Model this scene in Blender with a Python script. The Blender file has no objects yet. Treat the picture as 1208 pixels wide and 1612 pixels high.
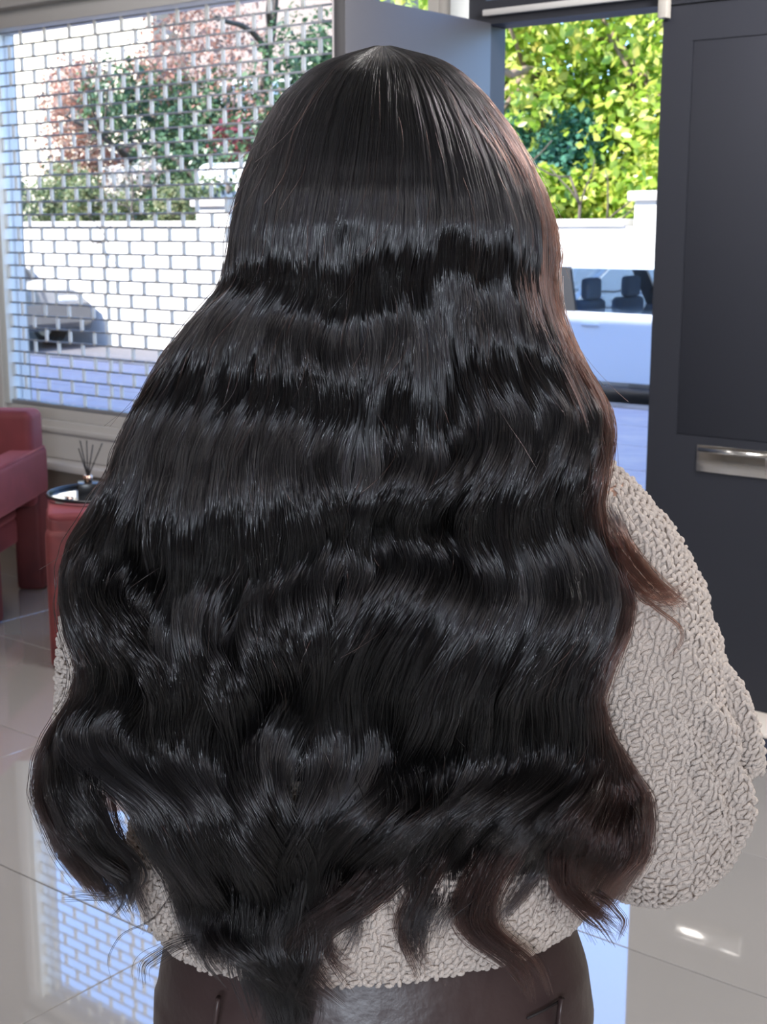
import bpy, bmesh, math, random
import numpy as np
from mathutils import Vector, Matrix, noise
random.seed(7); rng = np.random.default_rng(7)
SC = bpy.context.scene
COL = SC.collection
PI = math.pi

# ------------------------------------------------------------------ camera
FPX = 2190.0
TH = math.atan(446 / FPX)
CT, ST = math.cos(TH), math.sin(TH)
CAM = np.array([0.0, 0.0, 1.5])
cd = bpy.data.cameras.new('camera'); cam = bpy.data.objects.new('camera', cd); COL.objects.link(cam)
cam.location = CAM; cam.rotation_euler = (PI / 2 - TH, 0, 0)
cd.sensor_fit = 'HORIZONTAL'; cd.sensor_width = 36; cd.lens = FPX / 1208 * 36
cd.clip_start = .02; cd.clip_end = 300
cd.dof.use_dof = True; cd.dof.focus_distance = 1.12; cd.dof.aperture_fstop = 28
SC.camera = cam

# ------------------------------------------------------------------ facade frame: d along the shop front, N outward
AF = math.radians(51.4)
DX = np.array([-math.sin(AF), math.cos(AF), 0.0]); NX = np.array([math.cos(AF), math.sin(AF), 0.0])
P0 = np.array([.62, 4.6, 0.0])

# ------------------------------------------------------------------ world, sun, lamps, exposure
w = bpy.data.worlds.new('world'); SC.world = w; w.use_nodes = True
nt = w.node_tree; bg = nt.nodes['Background']
sky = nt.nodes.new('ShaderNodeTexSky'); sky.sky_type = 'NISHITA'; sky.sun_disc = False
SUN_EL = math.radians(42)
sdir = np.array([-NX[0] * .95 + DX[0] * .3, -NX[1] * .95 + DX[1] * .3, 0]); sdir /= np.linalg.norm(sdir)   # towards the sun: behind the shop
sky.sun_elevation = SUN_EL; sky.sun_rotation = math.atan2(sdir[0], sdir[1]); sky.air_density = 1.0; sky.dust_density = .4; sky.ozone_density = 2.0
tn = nt.nodes.new('ShaderNodeMix'); tn.data_type = 'RGBA'; tn.blend_type = 'MULTIPLY'; tn.inputs[0].default_value = 1; tn.inputs[7].default_value = (.68, .83, 1.03, 1)
nt.links.new(sky.outputs[0], tn.inputs[6]); nt.links.new(tn.outputs[2], bg.inputs[0]); bg.inputs[1].default_value = .85
sl = bpy.data.lights.new('sun', 'SUN'); sl.energy = 13.0; sl.angle = .009; sl.color = (1, .95, .86)
so = bpy.data.objects.new('sun', sl); COL.objects.link(so)
sv = Vector((sdir[0] * math.cos(SUN_EL), sdir[1] * math.cos(SUN_EL), math.sin(SUN_EL)))
so.rotation_euler = sv.to_track_quat('Z', 'Y').to_euler(); so.location = (0, -5, 12)
def area(name, loc, target, sx, sy, e, col=(1, 1, 1)):
    l = bpy.data.lights.new(name, 'AREA'); l.shape = 'RECTANGLE'; l.size = sx; l.size_y = sy; l.energy = e; l.color = col
    o = bpy.data.objects.new(name, l); COL.objects.link(o); o.location = loc
    o.rotation_euler = (Vector(loc) - Vector(target)).to_track_quat('Z', 'Y').to_euler()
area('rear_lamp', (-.3, -2.6, 1.85), (0, 1.1, 1.3), 1.3, .4, 95, (.78, .87, 1))
area('unseen_ceiling_light', (1.0, -1.6, 2.78), (1.0, -1.0, 0), 1.6, 1.2, 30, (1, .96, .92))
area('unseen_ceiling_light', (-1.7, 3.7, 2.78), (-1.9, 4.3, 0), 1.2, .8, 36, (1, .95, .90))
area('unseen_ceiling_light', (1.5, 2.3, 2.78), (.7, 3.4, .3), .9, .9, 92, (1, .97, .94))  # unseen light added to brighten the right-hand floor and the open leaf
area('unseen_ceiling_light', (1.25, 3.25, 2.75), (.1, 4.4, 1.8), .4, .4, 42, (1, .95, .92))  # small fill added and aimed at the pale door leaf, no known fixture
VS = SC.view_settings
VS.view_transform = 'Standard'; VS.look = 'None'; VS.exposure = 0; VS.gamma = 1; VS.use_curve_mapping = False
SC.cycles.use_denoising = True
SC.cycles.max_bounces = 10; SC.cycles.transparent_max_bounces = 24
SC.cycles.use_adaptive_sampling = True; SC.cycles.adaptive_threshold = .01
SC.cycles.caustics_reflective = False; SC.cycles.caustics_refractive = False
SC.cycles.sample_clamp_indirect = 6

# ------------------------------------------------------------------ helpers
def ray(x, y):
    a = (x - 604) / FPX; b = (806 - y) / FPX
    return np.array([a, CT + b * ST, -ST + b * CT])
def P(x, y, Y):                       # point of the view ray at horizontal distance Y
    r = ray(x, y); return CAM + r * (Y / r[1])
def PN(x, y, n):                      # point of the view ray on the plane n metres outside the shop front
    r = ray(x, y); t = (n - (CAM - P0) @ NX) / (r @ NX); return CAM + r * t
def SofPX(x, n, y=360):               # s coordinate on that plane
    return float((PN(x, y, n) - P0) @ DX)
def FW(s, n, z): return P0 * [1, 1, 0] + DX * s + NX * n + np.array([0, 0, z])

def tag(o, label=None, cat=None, group=None, kind=None):
    if label: o['label'] = label
    if cat: o['category'] = cat
    if group: o['group'] = group
    if kind: o['kind'] = kind
    return o
def thing(name, loc, label, cat, group=None, rot=0):
    o = bpy.data.objects.new(name, None); COL.objects.link(o); o.location = loc; o.rotation_euler = (0, 0, rot)
    bpy.context.view_layer.update()
    return tag(o, label, cat, group)
def link(name, me, mat=None, parent=None, smooth=False):
    o = bpy.data.objects.new(name, me); COL.objects.link(o)
    if mat is not None:
        me.materials.clear(); me.materials.append(mat)
    if smooth: me.polygons.foreach_set('use_smooth', [True] * len(me.polygons))
    if parent is not None:
        o.parent = parent; o.matrix_parent_inverse = WM(parent).inverted()
    return o
def WM(o):
    m = o.matrix_basis.copy()
    if o.parent: m = WM(o.parent) @ o.matrix_parent_inverse @ m
    return m
def npmesh(name, verts, faces):
    """verts (N,3); faces (M,k) array of one size"""
    me = bpy.data.meshes.new(name)
    verts = np.asarray(verts, dtype=np.float32); faces = np.asarray(faces, dtype=np.int32)
    k = faces.shape[1]
    me.vertices.add(len(verts)); me.vertices.foreach_set('co', verts.ravel())
    me.loops.add(faces.size); me.loops.foreach_set('vertex_index', faces.ravel())
    me.polygons.add(len(faces)); me.polygons.foreach_set('loop_start', np.arange(0, faces.size, k, dtype=np.int32))
    me.update(calc_edges=True); me.validate()
    return me
class MB:
    """collects simple shapes into one mesh"""
    def __init__(self): self.v = []; self.f = []
    def add(self, vs, fs):
        b = len(self.v); self.v += [tuple(map(float, q)) for q in vs]; self.f += [tuple(i + b for i in q) for q in fs]; return self
    def hexa(self, p):                # eight corners: bottom loop then top loop
        return self.add(p, [(0, 3, 2, 1), (4, 5, 6, 7), (0, 1, 5, 4), (1, 2, 6, 5), (2, 3, 7, 6), (3, 0, 4, 7)])
    def box(self, x0, x1, y0, y1, z0, z1):
        return self.hexa([(x0, y0, z0), (x1, y0, z0), (x1, y1, z0), (x0, y1, z0), (x0, y0, z1), (x1, y0, z1), (x1, y1, z1), (x0, y1, z1)])
    def fbox(self, s0, s1, n0, n1, z0, z1):
        # order chosen so the faces point outwards
        return self.hexa([FW(s1, n0, z0), FW(s0, n0, z0), FW(s0, n1, z0), FW(s1, n1, z0), FW(s1, n0, z1), FW(s0, n0, z1), FW(s0, n1, z1), FW(s1, n1, z1)])
    def tube(self, pts, rad, seg=10, flat=1.0):
        pts = [np.array(p, float) for p in pts]; n = len(pts)
        if not hasattr(rad, '__len__'): rad = [rad] * n
        up = None; rings = []
        for i, p in enumerate(pts):
            t = pts[min(i + 1, n - 1)] - pts[max(i - 1, 0)]; t /= np.linalg.norm(t) + 1e-12
            if up is None:
                up = np.array([0, 0, 1.0]) if abs(t[2]) < .9 else np.array([1.0, 0, 0])
            up = up - t * (up @ t); up /= np.linalg.norm(up); s = np.cross(t, up)
            rings.append([p + rad[i] * (math.cos(a) * s + flat * math.sin(a) * up) for a in np.linspace(0, 2 * PI, seg, endpoint=False)])
        vs = [q for r in rings for q in r] ; fs = []
        for i in range(n - 1):
            for j in range(seg):
                a = i * seg + j; b = i * seg + (j + 1) % seg
                fs.append((a, b, b + seg, a + seg))
        fs.append(tuple(reversed(range(seg)))); fs.append(tuple(range((n - 1) * seg, n * seg)))
        return self.add(vs, fs)
    def lathe(self, prof, seg=24, c=(0, 0, 0)):
        vs = []; fs = []
        for r, z in prof:
            for a in np.linspace(0, 2 * PI, seg, endpoint=False): vs.append((c[0] + r * math.cos(a), c[1] + r * math.sin(a), c[2] + z))
        for i in range(len(prof) - 1):
            for j in range(seg):
                a = i * seg + j; b = i * seg + (j + 1) % seg; fs.append((a, b, b + seg, a + seg))
        fs.append(tuple(reversed(range(seg)))); fs.append(tuple(range((len(prof) - 1) * seg, len(prof) * seg)))
        return self.add(vs, fs)
    def mesh(self, name='m'):
        me = bpy.data.meshes.new(name); me.from_pydata(self.v, [], self.f); me.update(); return me
    def build(self, name, mat, parent=None, bevel=0, seg=2, smooth=False, sub=0):
        me = self.mesh(name)
        if bevel:
            bm = bmesh.new(); bm.from_mesh(me)
            bmesh.ops.bevel(bm, geom=bm.edges[:], offset=bevel, segments=seg, profile=.5, affect='EDGES', clamp_overlap=True)
            bm.to_mesh(me); bm.free(); smooth = True
        o = link(name, me, mat, parent, smooth)
        if bevel and smooth:
            try: me.set_sharp_from_angle(angle=math.radians(40))
            except Exception: pass
        if sub:
            m = o.modifiers.new('s', 'SUBSURF'); m.levels = m.render_levels = sub
        return o
def fbox(name, a, mat, parent=None, bevel=0, kind=None, seg=2):
    o = MB().fbox(*a).build(name, mat, parent, bevel, seg)
    if kind: o['kind'] = kind
    return o

# ------------------------------------------------------------------ materials
def mat(name, col, rough=.5, metal=0, spec=.5, coat=0, sheen=0, var=None, vscale=5, bump=0, bscale=50, trans=0, emit=None, ior=1.5, detail=4, stretch=None):
    m = bpy.data.materials.new(name); m.use_nodes = True; t = m.node_tree; b = t.nodes['Principled BSDF']
    b.inputs['Base Color'].default_value = (*col, 1); b.inputs['Roughness'].default_value = rough; b.inputs['Metallic'].default_value = metal
    b.inputs['Specular IOR Level'].default_value = spec; b.inputs['Coat Weight'].default_value = coat; b.inputs['Sheen Weight'].default_value = sheen
    b.inputs['Transmission Weight'].default_value = trans; b.inputs['IOR'].default_value = ior
    tc = t.nodes.new('ShaderNodeTexCoord'); src = tc.outputs['Object']
    if stretch:
        mp = t.nodes.new('ShaderNodeMapping'); mp.inputs['Scale'].default_value = stretch; t.links.new(src, mp.inputs[0]); src = mp.outputs[0]
    if var:
        n = t.nodes.new('ShaderNodeTexNoise'); n.inputs['Scale'].default_value = vscale; n.inputs['Detail'].default_value = detail; t.links.new(src, n.inputs[0])
        r = t.nodes.new('ShaderNodeValToRGB'); cols = [col] + list(var)
        r.color_ramp.elements[0].position = .32; r.color_ramp.elements[1].position = .68
        r.color_ramp.elements[0].color = (*cols[0], 1); r.color_ramp.elements[1].color = (*cols[-1], 1)
        for i, c in enumerate(cols[1:-1]):
            e = r.color_ramp.elements.new(.32 + .36 * (i + 1) / (len(cols) - 1)); e.color = (*c, 1)
        t.links.new(n.outputs[0], r.inputs[0]); t.links.new(r.outputs[0], b.inputs['Base Color'])
    if bump:
        n2 = t.nodes.new('ShaderNodeTexNoise'); n2.inputs['Scale'].default_value = bscale; n2.inputs['Detail'].default_value = 5; t.links.new(src, n2.inputs[0])
        bu = t.nodes.new('ShaderNodeBump'); bu.inputs['Strength'].default_value = bump; bu.inputs['Distance'].default_value = .01
        t.links.new(n2.outputs[0], bu.inputs['Height']); t.links.new(bu.outputs[0], b.inputs['Normal'])
    return m
def leafmat(name, cols, scale=1.2, tl=.5):
    m = bpy.data.materials.new(name); m.use_nodes = True; t = m.node_tree; t.nodes.remove(t.nodes['Principled BSDF'])
    out = t.nodes['Material Output']
    g = t.nodes.new('ShaderNodeNewGeometry'); r = t.nodes.new('ShaderNodeValToRGB'); r.color_ramp.interpolation = 'LINEAR'
    n = t.nodes.new('ShaderNodeTexNoise'); n.inputs['Scale'].default_value = scale; n.inputs['Detail'].default_value = 3
    ad = t.nodes.new('ShaderNodeMath'); ad.operation = 'MULTIPLY_ADD'; ad.inputs[1].default_value = .45
    mu = t.nodes.new('ShaderNodeMath'); mu.operation = 'MULTIPLY'; mu.inputs[1].default_value = .62
    t.links.new(g.outputs['Position'], n.inputs[0]); t.links.new(n.outputs[0], mu.inputs[0])
    t.links.new(g.outputs['Random Per Island'], ad.inputs[0]); t.links.new(mu.outputs[0], ad.inputs[2]); t.links.new(ad.outputs[0], r.inputs[0])
    el = r.color_ramp.elements
    el[0].position = .15; el[0].color = (*cols[0], 1); el[1].position = .95; el[1].color = (*cols[-1], 1)
    for i, c in enumerate(cols[1:-1]):
        e = el.new(.15 + .8 * (i + 1) / (len(cols) - 1)); e.color = (*c, 1)
    df = t.nodes.new('ShaderNodeBsdfDiffuse'); tr = t.nodes.new('ShaderNodeBsdfTranslucent'); mx = t.nodes.new('ShaderNodeMixShader'); mx.inputs[0].default_value = tl
    gl = t.nodes.new('ShaderNodeBsdfGlossy'); gl.inputs['Roughness'].default_value = .35; m2 = t.nodes.new('ShaderNodeMixShader'); m2.inputs[0].default_value = .05
    for q in (df, tr): t.links.new(r.outputs[0], q.inputs[0])
    t.links.new(df.outputs[0], mx.inputs[1]); t.links.new(tr.outputs[0], mx.inputs[2])
    t.links.new(mx.outputs[0], m2.inputs[1]); t.links.new(gl.outputs[0], m2.inputs[2]); t.links.new(m2.outputs[0], out.inputs[0])
    return m
def glassmat(name, tint=(1, 1, 1), fac=.07):
    m = bpy.data.materials.new(name); m.use_nodes = True; t = m.node_tree; t.nodes.remove(t.nodes['Principled BSDF'])
    a = t.nodes.new('ShaderNodeBsdfTransparent'); a.inputs[0].default_value = (*tint, 1); g = t.nodes.new('ShaderNodeBsdfGlossy'); g.inputs['Roughness'].default_value = .01
    lw = t.nodes.new('ShaderNodeFresnel'); lw.inputs[0].default_value = 1.45
    ge = t.nodes.new('ShaderNodeNewGeometry'); su = t.nodes.new('ShaderNodeMath'); su.operation = 'SUBTRACT'; su.inputs[0].default_value = 1
    mu = t.nodes.new('ShaderNodeMath'); mu.operation = 'MULTIPLY'; t.links.new(ge.outputs['Backfacing'], su.inputs[1]); t.links.new(su.outputs[0], mu.inputs[0]); t.links.new(lw.outputs[0], mu.inputs[1])
    mx = t.nodes.new('ShaderNodeMixShader'); t.links.new(mu.outputs[0], mx.inputs[0]); t.links.new(a.outputs[0], mx.inputs[1]); t.links.new(g.outputs[0], mx.inputs[2])
    t.links.new(mx.outputs[0], t.nodes['Material Output'].inputs[0]); return m

M = {}
M['plaster'] = mat('beige_wall_paint', (.36, .30, .25), .7, bump=.1, bscale=120)
M['ceiling'] = mat('ceiling_paint', (.8, .79, .77), .8)
M['grout'] = mat('tile_grout', (.30, .28, .26), .8)
M['tile'] = mat('polished_porcelain', (.31, .298, .288), .03, spec=1.0, coat=1.0, ior=1.9, var=[(.335, .32, .308)], vscale=1.2)
M['tile'].node_tree.nodes['Principled BSDF'].inputs['Coat Roughness'].default_value = .02
M['tile'].node_tree.nodes['Principled BSDF'].inputs['Coat IOR'].default_value = 1.7
M['grey_frame'] = mat('grey_window_frame', (.62, .61, .60), .4)
M['warm_frame'] = mat('warm_grey_post', (.42, .40, .37), .5)
M['pale_frame'] = mat('pale_post', (.72, .76, .76), .4)
M['sill'] = mat('sill_gloss', (.62, .60, .60), .18, spec=.8)
M['door_black'] = mat('charcoal_door_paint', (.015, .017, .026), .62, bump=.04, bscale=90)
M['leaf_grey'] = mat('lilac_grey_door_paint', (.80, .75, .77), .4)
M['groove'] = mat('dark_moulding', (.04, .04, .05), .5)
M['chrome'] = mat('brushed_chrome', (.75, .74, .72), .16, metal=1)
M['link'] = mat('pale_grille_link', (.88, .86, .82), .35)
def add_translucent(m, col, fac):
    t = m.node_tree; o = t.nodes['Material Output']; b = t.nodes['Principled BSDF']
    tr = t.nodes.new('ShaderNodeBsdfTranslucent'); tr.inputs[0].default_value = (*col, 1); mx = t.nodes.new('ShaderNodeMixShader'); mx.inputs[0].default_value = fac
    t.links.new(b.outputs[0], mx.inputs[1]); t.links.new(tr.outputs[0], mx.inputs[2]); t.links.new(mx.outputs[0], o.inputs[0])
add_translucent(M['link'], (.92, .88, .82), .6)
M['rod'] = mat('grille_rod_metal', (.34, .36, .40), .4, metal=.3)
M['glass'] = glassmat('window_glass')
M['velvet'] = mat('burgundy_velvet', (.15, .020, .027), .7, sheen=.35, var=[(.12, .015, .02), (.19, .027, .034)], vscale=5)
M['velvet'].node_tree.nodes['Principled BSDF'].inputs['Sheen Tint'].default_value = (1, .35, .38, 1)
M['velvet2'] = mat('rust_velvet', (.095, .012, .014), .7, sheen=.25, var=[(.07, .009, .012), (.12, .016, .016)], vscale=6)
M['velvet2'].node_tree.nodes['Principled BSDF'].inputs['Sheen Tint'].default_value = (1, .3, .3, 1)
M['mirror'] = mat('tray_mirror', (.85, .87, .9), .04, metal=1)
M['black'] = mat('black_lacquer', (.010, .011, .014), .25)
M['reed'] = mat('black_reed', (.015, .015, .018), .6)
M['rose'] = mat('rose_gold', (.85, .60, .48), .2, metal=1)
M['smoke'] = mat('clear_neck_glass', (.9, .85, .8), .05, trans=.7)
M['mat'] = mat('navy_mat', (.012, .016, .035), .8, bump=.4, bscale=400)
M['asphalt'] = mat('asphalt', (.13, .125, .135), .8, bump=.3, bscale=60)
M['slab'] = mat('paving_slab', (.60, .46, .43), .7, var=[(.53, .40, .40), (.64, .48, .43)], vscale=2.5, bump=.2, bscale=60)
M['kerb'] = mat('kerb_stone', (.50, .36, .28), .8, var=[(.36, .25, .19)], vscale=4)
M['gwall'] = mat('pale_garden_wall', (.80, .78, .74), .8, var=[(.72, .70, .66)], vscale=1.5, bump=.3, bscale=20)
M['coping'] = mat('coping_stone', (.62, .58, .54), .8, var=[(.5, .46, .42)], vscale=3)
M['soil'] = mat('garden_soil', (.10, .09, .06), .9)
M['house'] = mat('peach_render', (.30, .23, .19), .8, var=[(.25, .19, .16)], vscale=.6)
M['house2'] = mat('cream_render', (.80, .70, .52), .8)
M['roof'] = mat('roof_tile', (.30, .20, .17), .8)
M['winblue'] = mat('far_window_glass', (.15, .2, .28), .1, spec=1)
M['white'] = mat('white_gloss', (.80, .80, .80), .3)
M['bark'] = mat('bark', (.10, .08, .065), .9, bump=.6, bscale=30)
M['palebark'] = mat('dappled_bark', (.34, .25, .20), .9, var=[(.2, .13, .1)], vscale=4, bump=.5, bscale=20)
M['car_white'] = mat('white_car_paint', (.72, .76, .82), .25, coat=1)
M['car_grey'] = mat('grey_car_paint', (.045, .055, .075), .3, coat=1)
M['car_glass'] = glassmat('car_glass', (.55, .62, .70))
M['rubber'] = mat('tyre_rubber', (.015, .015, .015), .8)
M['alloy'] = mat('alloy', (.5, .5, .5), .3, metal=1)
M['cloth_dark'] = mat('car_seat_cloth', (.20, .22, .24), .9)
M['lamp'] = mat('headlamp', (.8, .82, .85), .1, spec=1)
M['skin'] = mat('skin', (.50, .30, .22), .5)
M['knit'] = mat('cream_knit_yarn', (.66, .555, .485), .92, var=[(.76, .655, .585)], vscale=260, bump=.55, bscale=900, sheen=.25)
M['leather'] = mat('brown_leather', (.060, .036, .034), .38, var=[(.045, .028, .028)], vscale=8, bump=.25, bscale=22)
M['thread'] = mat('dark_seam', (.018, .012, .012), .7)
M['shoe'] = mat('black_shoe', (.02, .02, .02), .4)
M['eye'] = mat('eye_white', (.8, .8, .8), .2)
def hairmat():
    m = bpy.data.materials.new('dark_hair'); m.use_nodes = True; t = m.node_tree; t.nodes.remove(t.nodes['Principled BSDF'])
    h = t.nodes.new('ShaderNodeBsdfHairPrincipled'); h.model = 'CHIANG'; h.parametrization = 'COLOR'
    a = t.nodes.new('ShaderNodeAttribute'); a.attribute_name = 'tint'
    mx = t.nodes.new('ShaderNodeMix'); mx.data_type = 'RGBA'
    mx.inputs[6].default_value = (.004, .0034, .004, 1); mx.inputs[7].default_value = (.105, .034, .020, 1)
    t.links.new(a.outputs['Fac'], mx.inputs[0]); t.links.new(mx.outputs[2], h.inputs['Color'])
    h.inputs['Roughness'].default_value = .14; h.inputs['Radial Roughness'].default_value = .35; h.inputs['Coat'].default_value = .0
    h.inputs['IOR'].default_value = 1.60; h.inputs['Random Roughness'].default_value = .6
    t.links.new(h.outputs[0], t.nodes['Material Output'].inputs[0]); return m
M['hair'] = hairmat()
M['hair_core'] = mat('hair_underlayer', (.006, .005, .006), .8, spec=.1)

# ================================================================== SETTING: the room
S0, S1, N0, ZC = -4.6, 4.3, -8.6, 2.9
WL, WR = .98, 3.03                     # shop window in s (grille opening)
ZS, ZH = .60, 2.36
fbox('floor', (S0, S1, N0, .22, -.14, -.012), M['grout'], kind='structure')
FLOOR = bpy.data.objects['floor']
T = .59; tile_me = {}
for i in range(-9, 5):
    for j in range(0, 16):
        n1 = .235 - T * j; n0 = n1 - T
        off = 0
        s0 = -.327 + 2 * T * i; s1 = s0 + 2 * T
        s0c, s1c, n0c, n1c = max(s0, S0), min(s1, S1), max(n0, N0), min(n1, -.0)
        if s1c - s0c < .05 or n1c - n0c < .05: continue
        key = (round(s1c - s0c, 3), round(n1c - n0c, 3))
        if key not in tile_me:
            L, W_ = key; mb = MB()
            a, b = L / 2 - .0012, W_ / 2 - .0012
            cs = [(-a, -b), (a, -b), (a, b), (-a, b)]
            p = [DX * x + NX * y for x, y in cs]
            low = [q + np.array([0, 0, -.012]) for q in p]; e = .0012
            mid = [q + np.array([0, 0, -e]) for q in p]
            top = [DX * x * (1 - e / a) + NX * y * (1 - e / b) for x, y in cs]
            fs = [(3, 2, 1, 0)]
            for k in range(4):
                k2 = (k + 1) % 4; fs += [(k, k2, 4 + k2, 4 + k), (4 + k, 4 + k2, 8 + k2, 8 + k)]
            fs.append((8, 9, 10, 11)); mb.add(low + mid + top, [f[::-1] for f in fs]); me = mb.mesh('tile'); me.materials.append(M['tile'])
            bm = bmesh.new(); bm.from_mesh(me); bmesh.ops.recalc_face_normals(bm, faces=bm.faces[:]); bm.to_mesh(me); bm.free()
            tile_me[key] = me
        o = bpy.data.objects.new('tile', tile_me[key]); COL.objects.link(o); o.location = FW((s0c + s1c) / 2, (n0c + n1c) / 2, 0)
        o.parent = FLOOR
fbox('ceiling', (S0 - .2, S1 + .2, N0 - .2, .0, ZC, ZC + .2), M['ceiling'], kind='structure')
fbox('wall_left', (S1, S1 + .2, N0, .0, -.14, ZC), M['plaster'], kind='structure')
fbox('wall_right', (S0 - .2, S0, N0, .0, -.14, ZC), M['plaster'], kind='structure')
fbox('wall_back', (S0 - .2, S1 + .2, N0 - .2, N0, -.14, ZC), M['plaster'], kind='structure')
# shop front, in pieces round the openings
wf = MB()
wf.fbox(WL - .06, 24, .0, .2, -.14, ZS - .12)               # under the window
wf.fbox(WR + .10, 24, .0, .2, ZS - .12, 2.62)               # left of the window
wf.fbox(-12, 24, .0, .2, 2.62, 7.2)                         # storeys above
wf.fbox(-12, -1.45, .0, .2, -.14, 2.62)                     # right of the doors
wf.build('wall_front', M['plaster'])['kind'] = 'structure'
ub = MB(); ub.fbox(-12, 24, -9, 0, 7.2, 7.4); ub.fbox(-12, 24, -9.2, -9, 0, 7.4); ub.fbox(-12.2, -12, -9.2, .2, 0, 7.4); ub.fbox(24, 24.2, -9.2, .2, 0, 7.4)
ub.build('trim_1', M['plaster'])['kind'] = 'structure'       # building shell and flat roof over the shop
# window frame
win = MB()
win.fbox(WL - .06, WR + .10, .02, .14, ZH, 2.62)
W1 = win.build('window_1', M['grey_frame']); W1['kind'] = 'structure'
fbox('window_frame', (WL - .06, WR + .1, -.03, .14, ZS - .12, ZS + .05), M['grey_frame'], W1, .004)
fbox('window_frame', (WL - .06, WR + .1, -.045, -.02, ZS + .0, ZS + .02), M['grey_frame'], W1, .003)
fbox('window_frame', (WL - .06, WR + .1, .0, .12, ZS + .05, ZS + .10), M['grey_frame'], W1, .004)
fbox('window_frame', (WL - .06, WR + .1, -.02, .02, ZH + .0, ZH + .05), M['grey_frame'], W1, .003)
fbox('window_frame', (WL - .06, WR + .1, -.05, .02, ZH + .08, ZH + .14), M['grey_frame'], W1, .003)
fbox('window_frame', (WL - .06, WR + .1, -.08, .02, ZH + .18, ZH + .26), M['grey_frame'], W1, .003)
fbox('window_frame', (WR + .03, WR + .10, -.02, .14, ZS - .12, ZH + .0), M['grey_frame'], W1, .003)
fbox('window_frame', (WL - .06, WL, .0, .14, ZS - .12, 2.62), M['groove'], W1, .003)
fbox('pane', (WL, WR + .03, .09, .096, ZS + .1, ZH), M['glass'], W1)
fbox('window_sill', (WL - .02, WR + .6, -.13, .0, ZS - .155, ZS - .12), M['sill'], W1, .006)
# sidelight between window and door
side = MB(); side.fbox(.555, .60, .0, .12, 0, 2.62)
W2 = side.build('window_2', M['warm_frame']); W2['kind'] = 'structure'
fbox('window_frame', (.60, .92, .0, .1, 0, .5), M['grey_frame'], W2, .003)
fbox('window_frame', (.50, .555, .0, .1, 0, 2.62), M['warm_frame'], W2, .003)
fbox('window_frame', (.43, .50, -.01, .1, 0, 2.62), M['pale_frame'], W2, .003)
fbox('pane', (.60, .92, .05, .056, .5, 2.62), M['glass'], W2)
# door frame and transom
df = MB()
df.fbox(.362, .43, .0, .12, 0, 2.62); df.fbox(-.285 - .86, .362, .0, .12, 2.16, 2.235); df.fbox(-1.45, -1.145, .0, .12, 0, 2.62)
df.fbox(-1.145, .362, .0, .12, 2.55, 2.62)
D1 = df.build('door_1', M['door_black']); D1['kind'] = 'structure'
fbox('pane', (-1.145, .362, .05, .056, 2.235, 2.55), M['glass'], D1)
fbox('transom_bar', (-1.145, .362, -.02, .0, 2.185, 2.205), M['grey_frame'], D1, .003)
fbox('threshold', (-1.2, .40, -.18, .12, .0, .012), M['coping'], D1, .003)
fbox('guide_post', (-.315, -.285, -.03, .0, 2.12, 2.30), M['warm_frame'], D1, .003)
# closed dark leaf with letter plate
def leaf(name, loc, wd, ht, th, mface, medge, x0, x1, z0, z1, rot, mg='groove'):
    """a door leaf, local x along its width, local y through it (room face towards -y)"""
    o = MB().box(0, wd, -th / 2 + .002, th / 2, 0, ht).build(name, medge, None, .002)
    o.location = loc; o.rotation_euler = (0, 0, rot); bpy.context.view_layer.update()
    MBs = MB(); y0, y1 = -th / 2 - .004, -th / 2 + .003
    MBs.box(0, x0, y0, y1, 0, ht); MBs.box(x1, wd, y0, y1, 0, ht); MBs.box(x0, x1, y0, y1, 0, z0); MBs.box(x0, x1, y0, y1, z1, ht)
    f = MBs.build('leaf_face', mface); f.parent = o
    g = MB(); a = .004
    g.box(x0, x1, y0 + .003, y1, z0, z0 + a); g.box(x0, x1, y0 + .003, y1, z1 - a, z1); g.box(x0, x0 + a, y0 + .003, y1, z0, z1); g.box(x1 - a, x1, y0 + .003, y1, z0, z1)
    g = g.build('panel_groove', M[mg]); g.parent = o
    p = MB().box(x0 + a, x1 - a, y0 + .001, y1, z0 + a, z1 - a).build('door_panel', mface, None, .001); p.parent = o
    return o
rotF = math.atan2(-DX[1], -DX[0])      # local +x runs to the right along the front
L1 = leaf('door_leaf', FW(-.287, .035, .012), .855, 2.145, .05, M['door_black'], M['door_black'], .10, .75, .85, 2.04, rotF, 'door_black')
tag(L1, kind='structure'); L1.name = 'door_2'
b = MB(); b.box(.175, .415, -.034, -.029, .742, .826); lp = b.build('letter_plate', M['chrome'], None, .002); lp.parent = L1; lp['label'] = 'chrome letter plate'
b = MB(); b.box(.182, .408, -.039, -.034, .752, .806); lf = b.build('letter_flap', M['chrome'], None, .003); lf.parent = lp
b = MB(); b.tube([(.182, -.036, .812), (.408, -.036, .812)], .006, 10); q = b.build('flap_hinge', M['chrome'], None, 0, smooth=True); q.parent = lp
# open leaf, swung into the room, seen on its pale side
hin = FW(.355, -.01, .012)
rotN = math.atan2(-NX[1], -NX[0])
L2 = leaf('door_3', hin + 0 * NX, .745, 2.15, .046, M['leaf_grey'], M['groove'], .115, .60, .25, 2.055, rotN)
# the pale face must look towards the camera's side: the leaf's -y face
tag(L2, kind='structure')
b = MB(); b.box(.68, .72, -.03, -.026, .95, 1.15); b.tube([(.70, -.03, 1.05), (.70, -.075, 1.05), (.60, -.075, 1.05)], .009, 10)
h = b.build('door_handle', M['chrome'], None, 0, smooth=False); h.parent = L2

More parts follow.
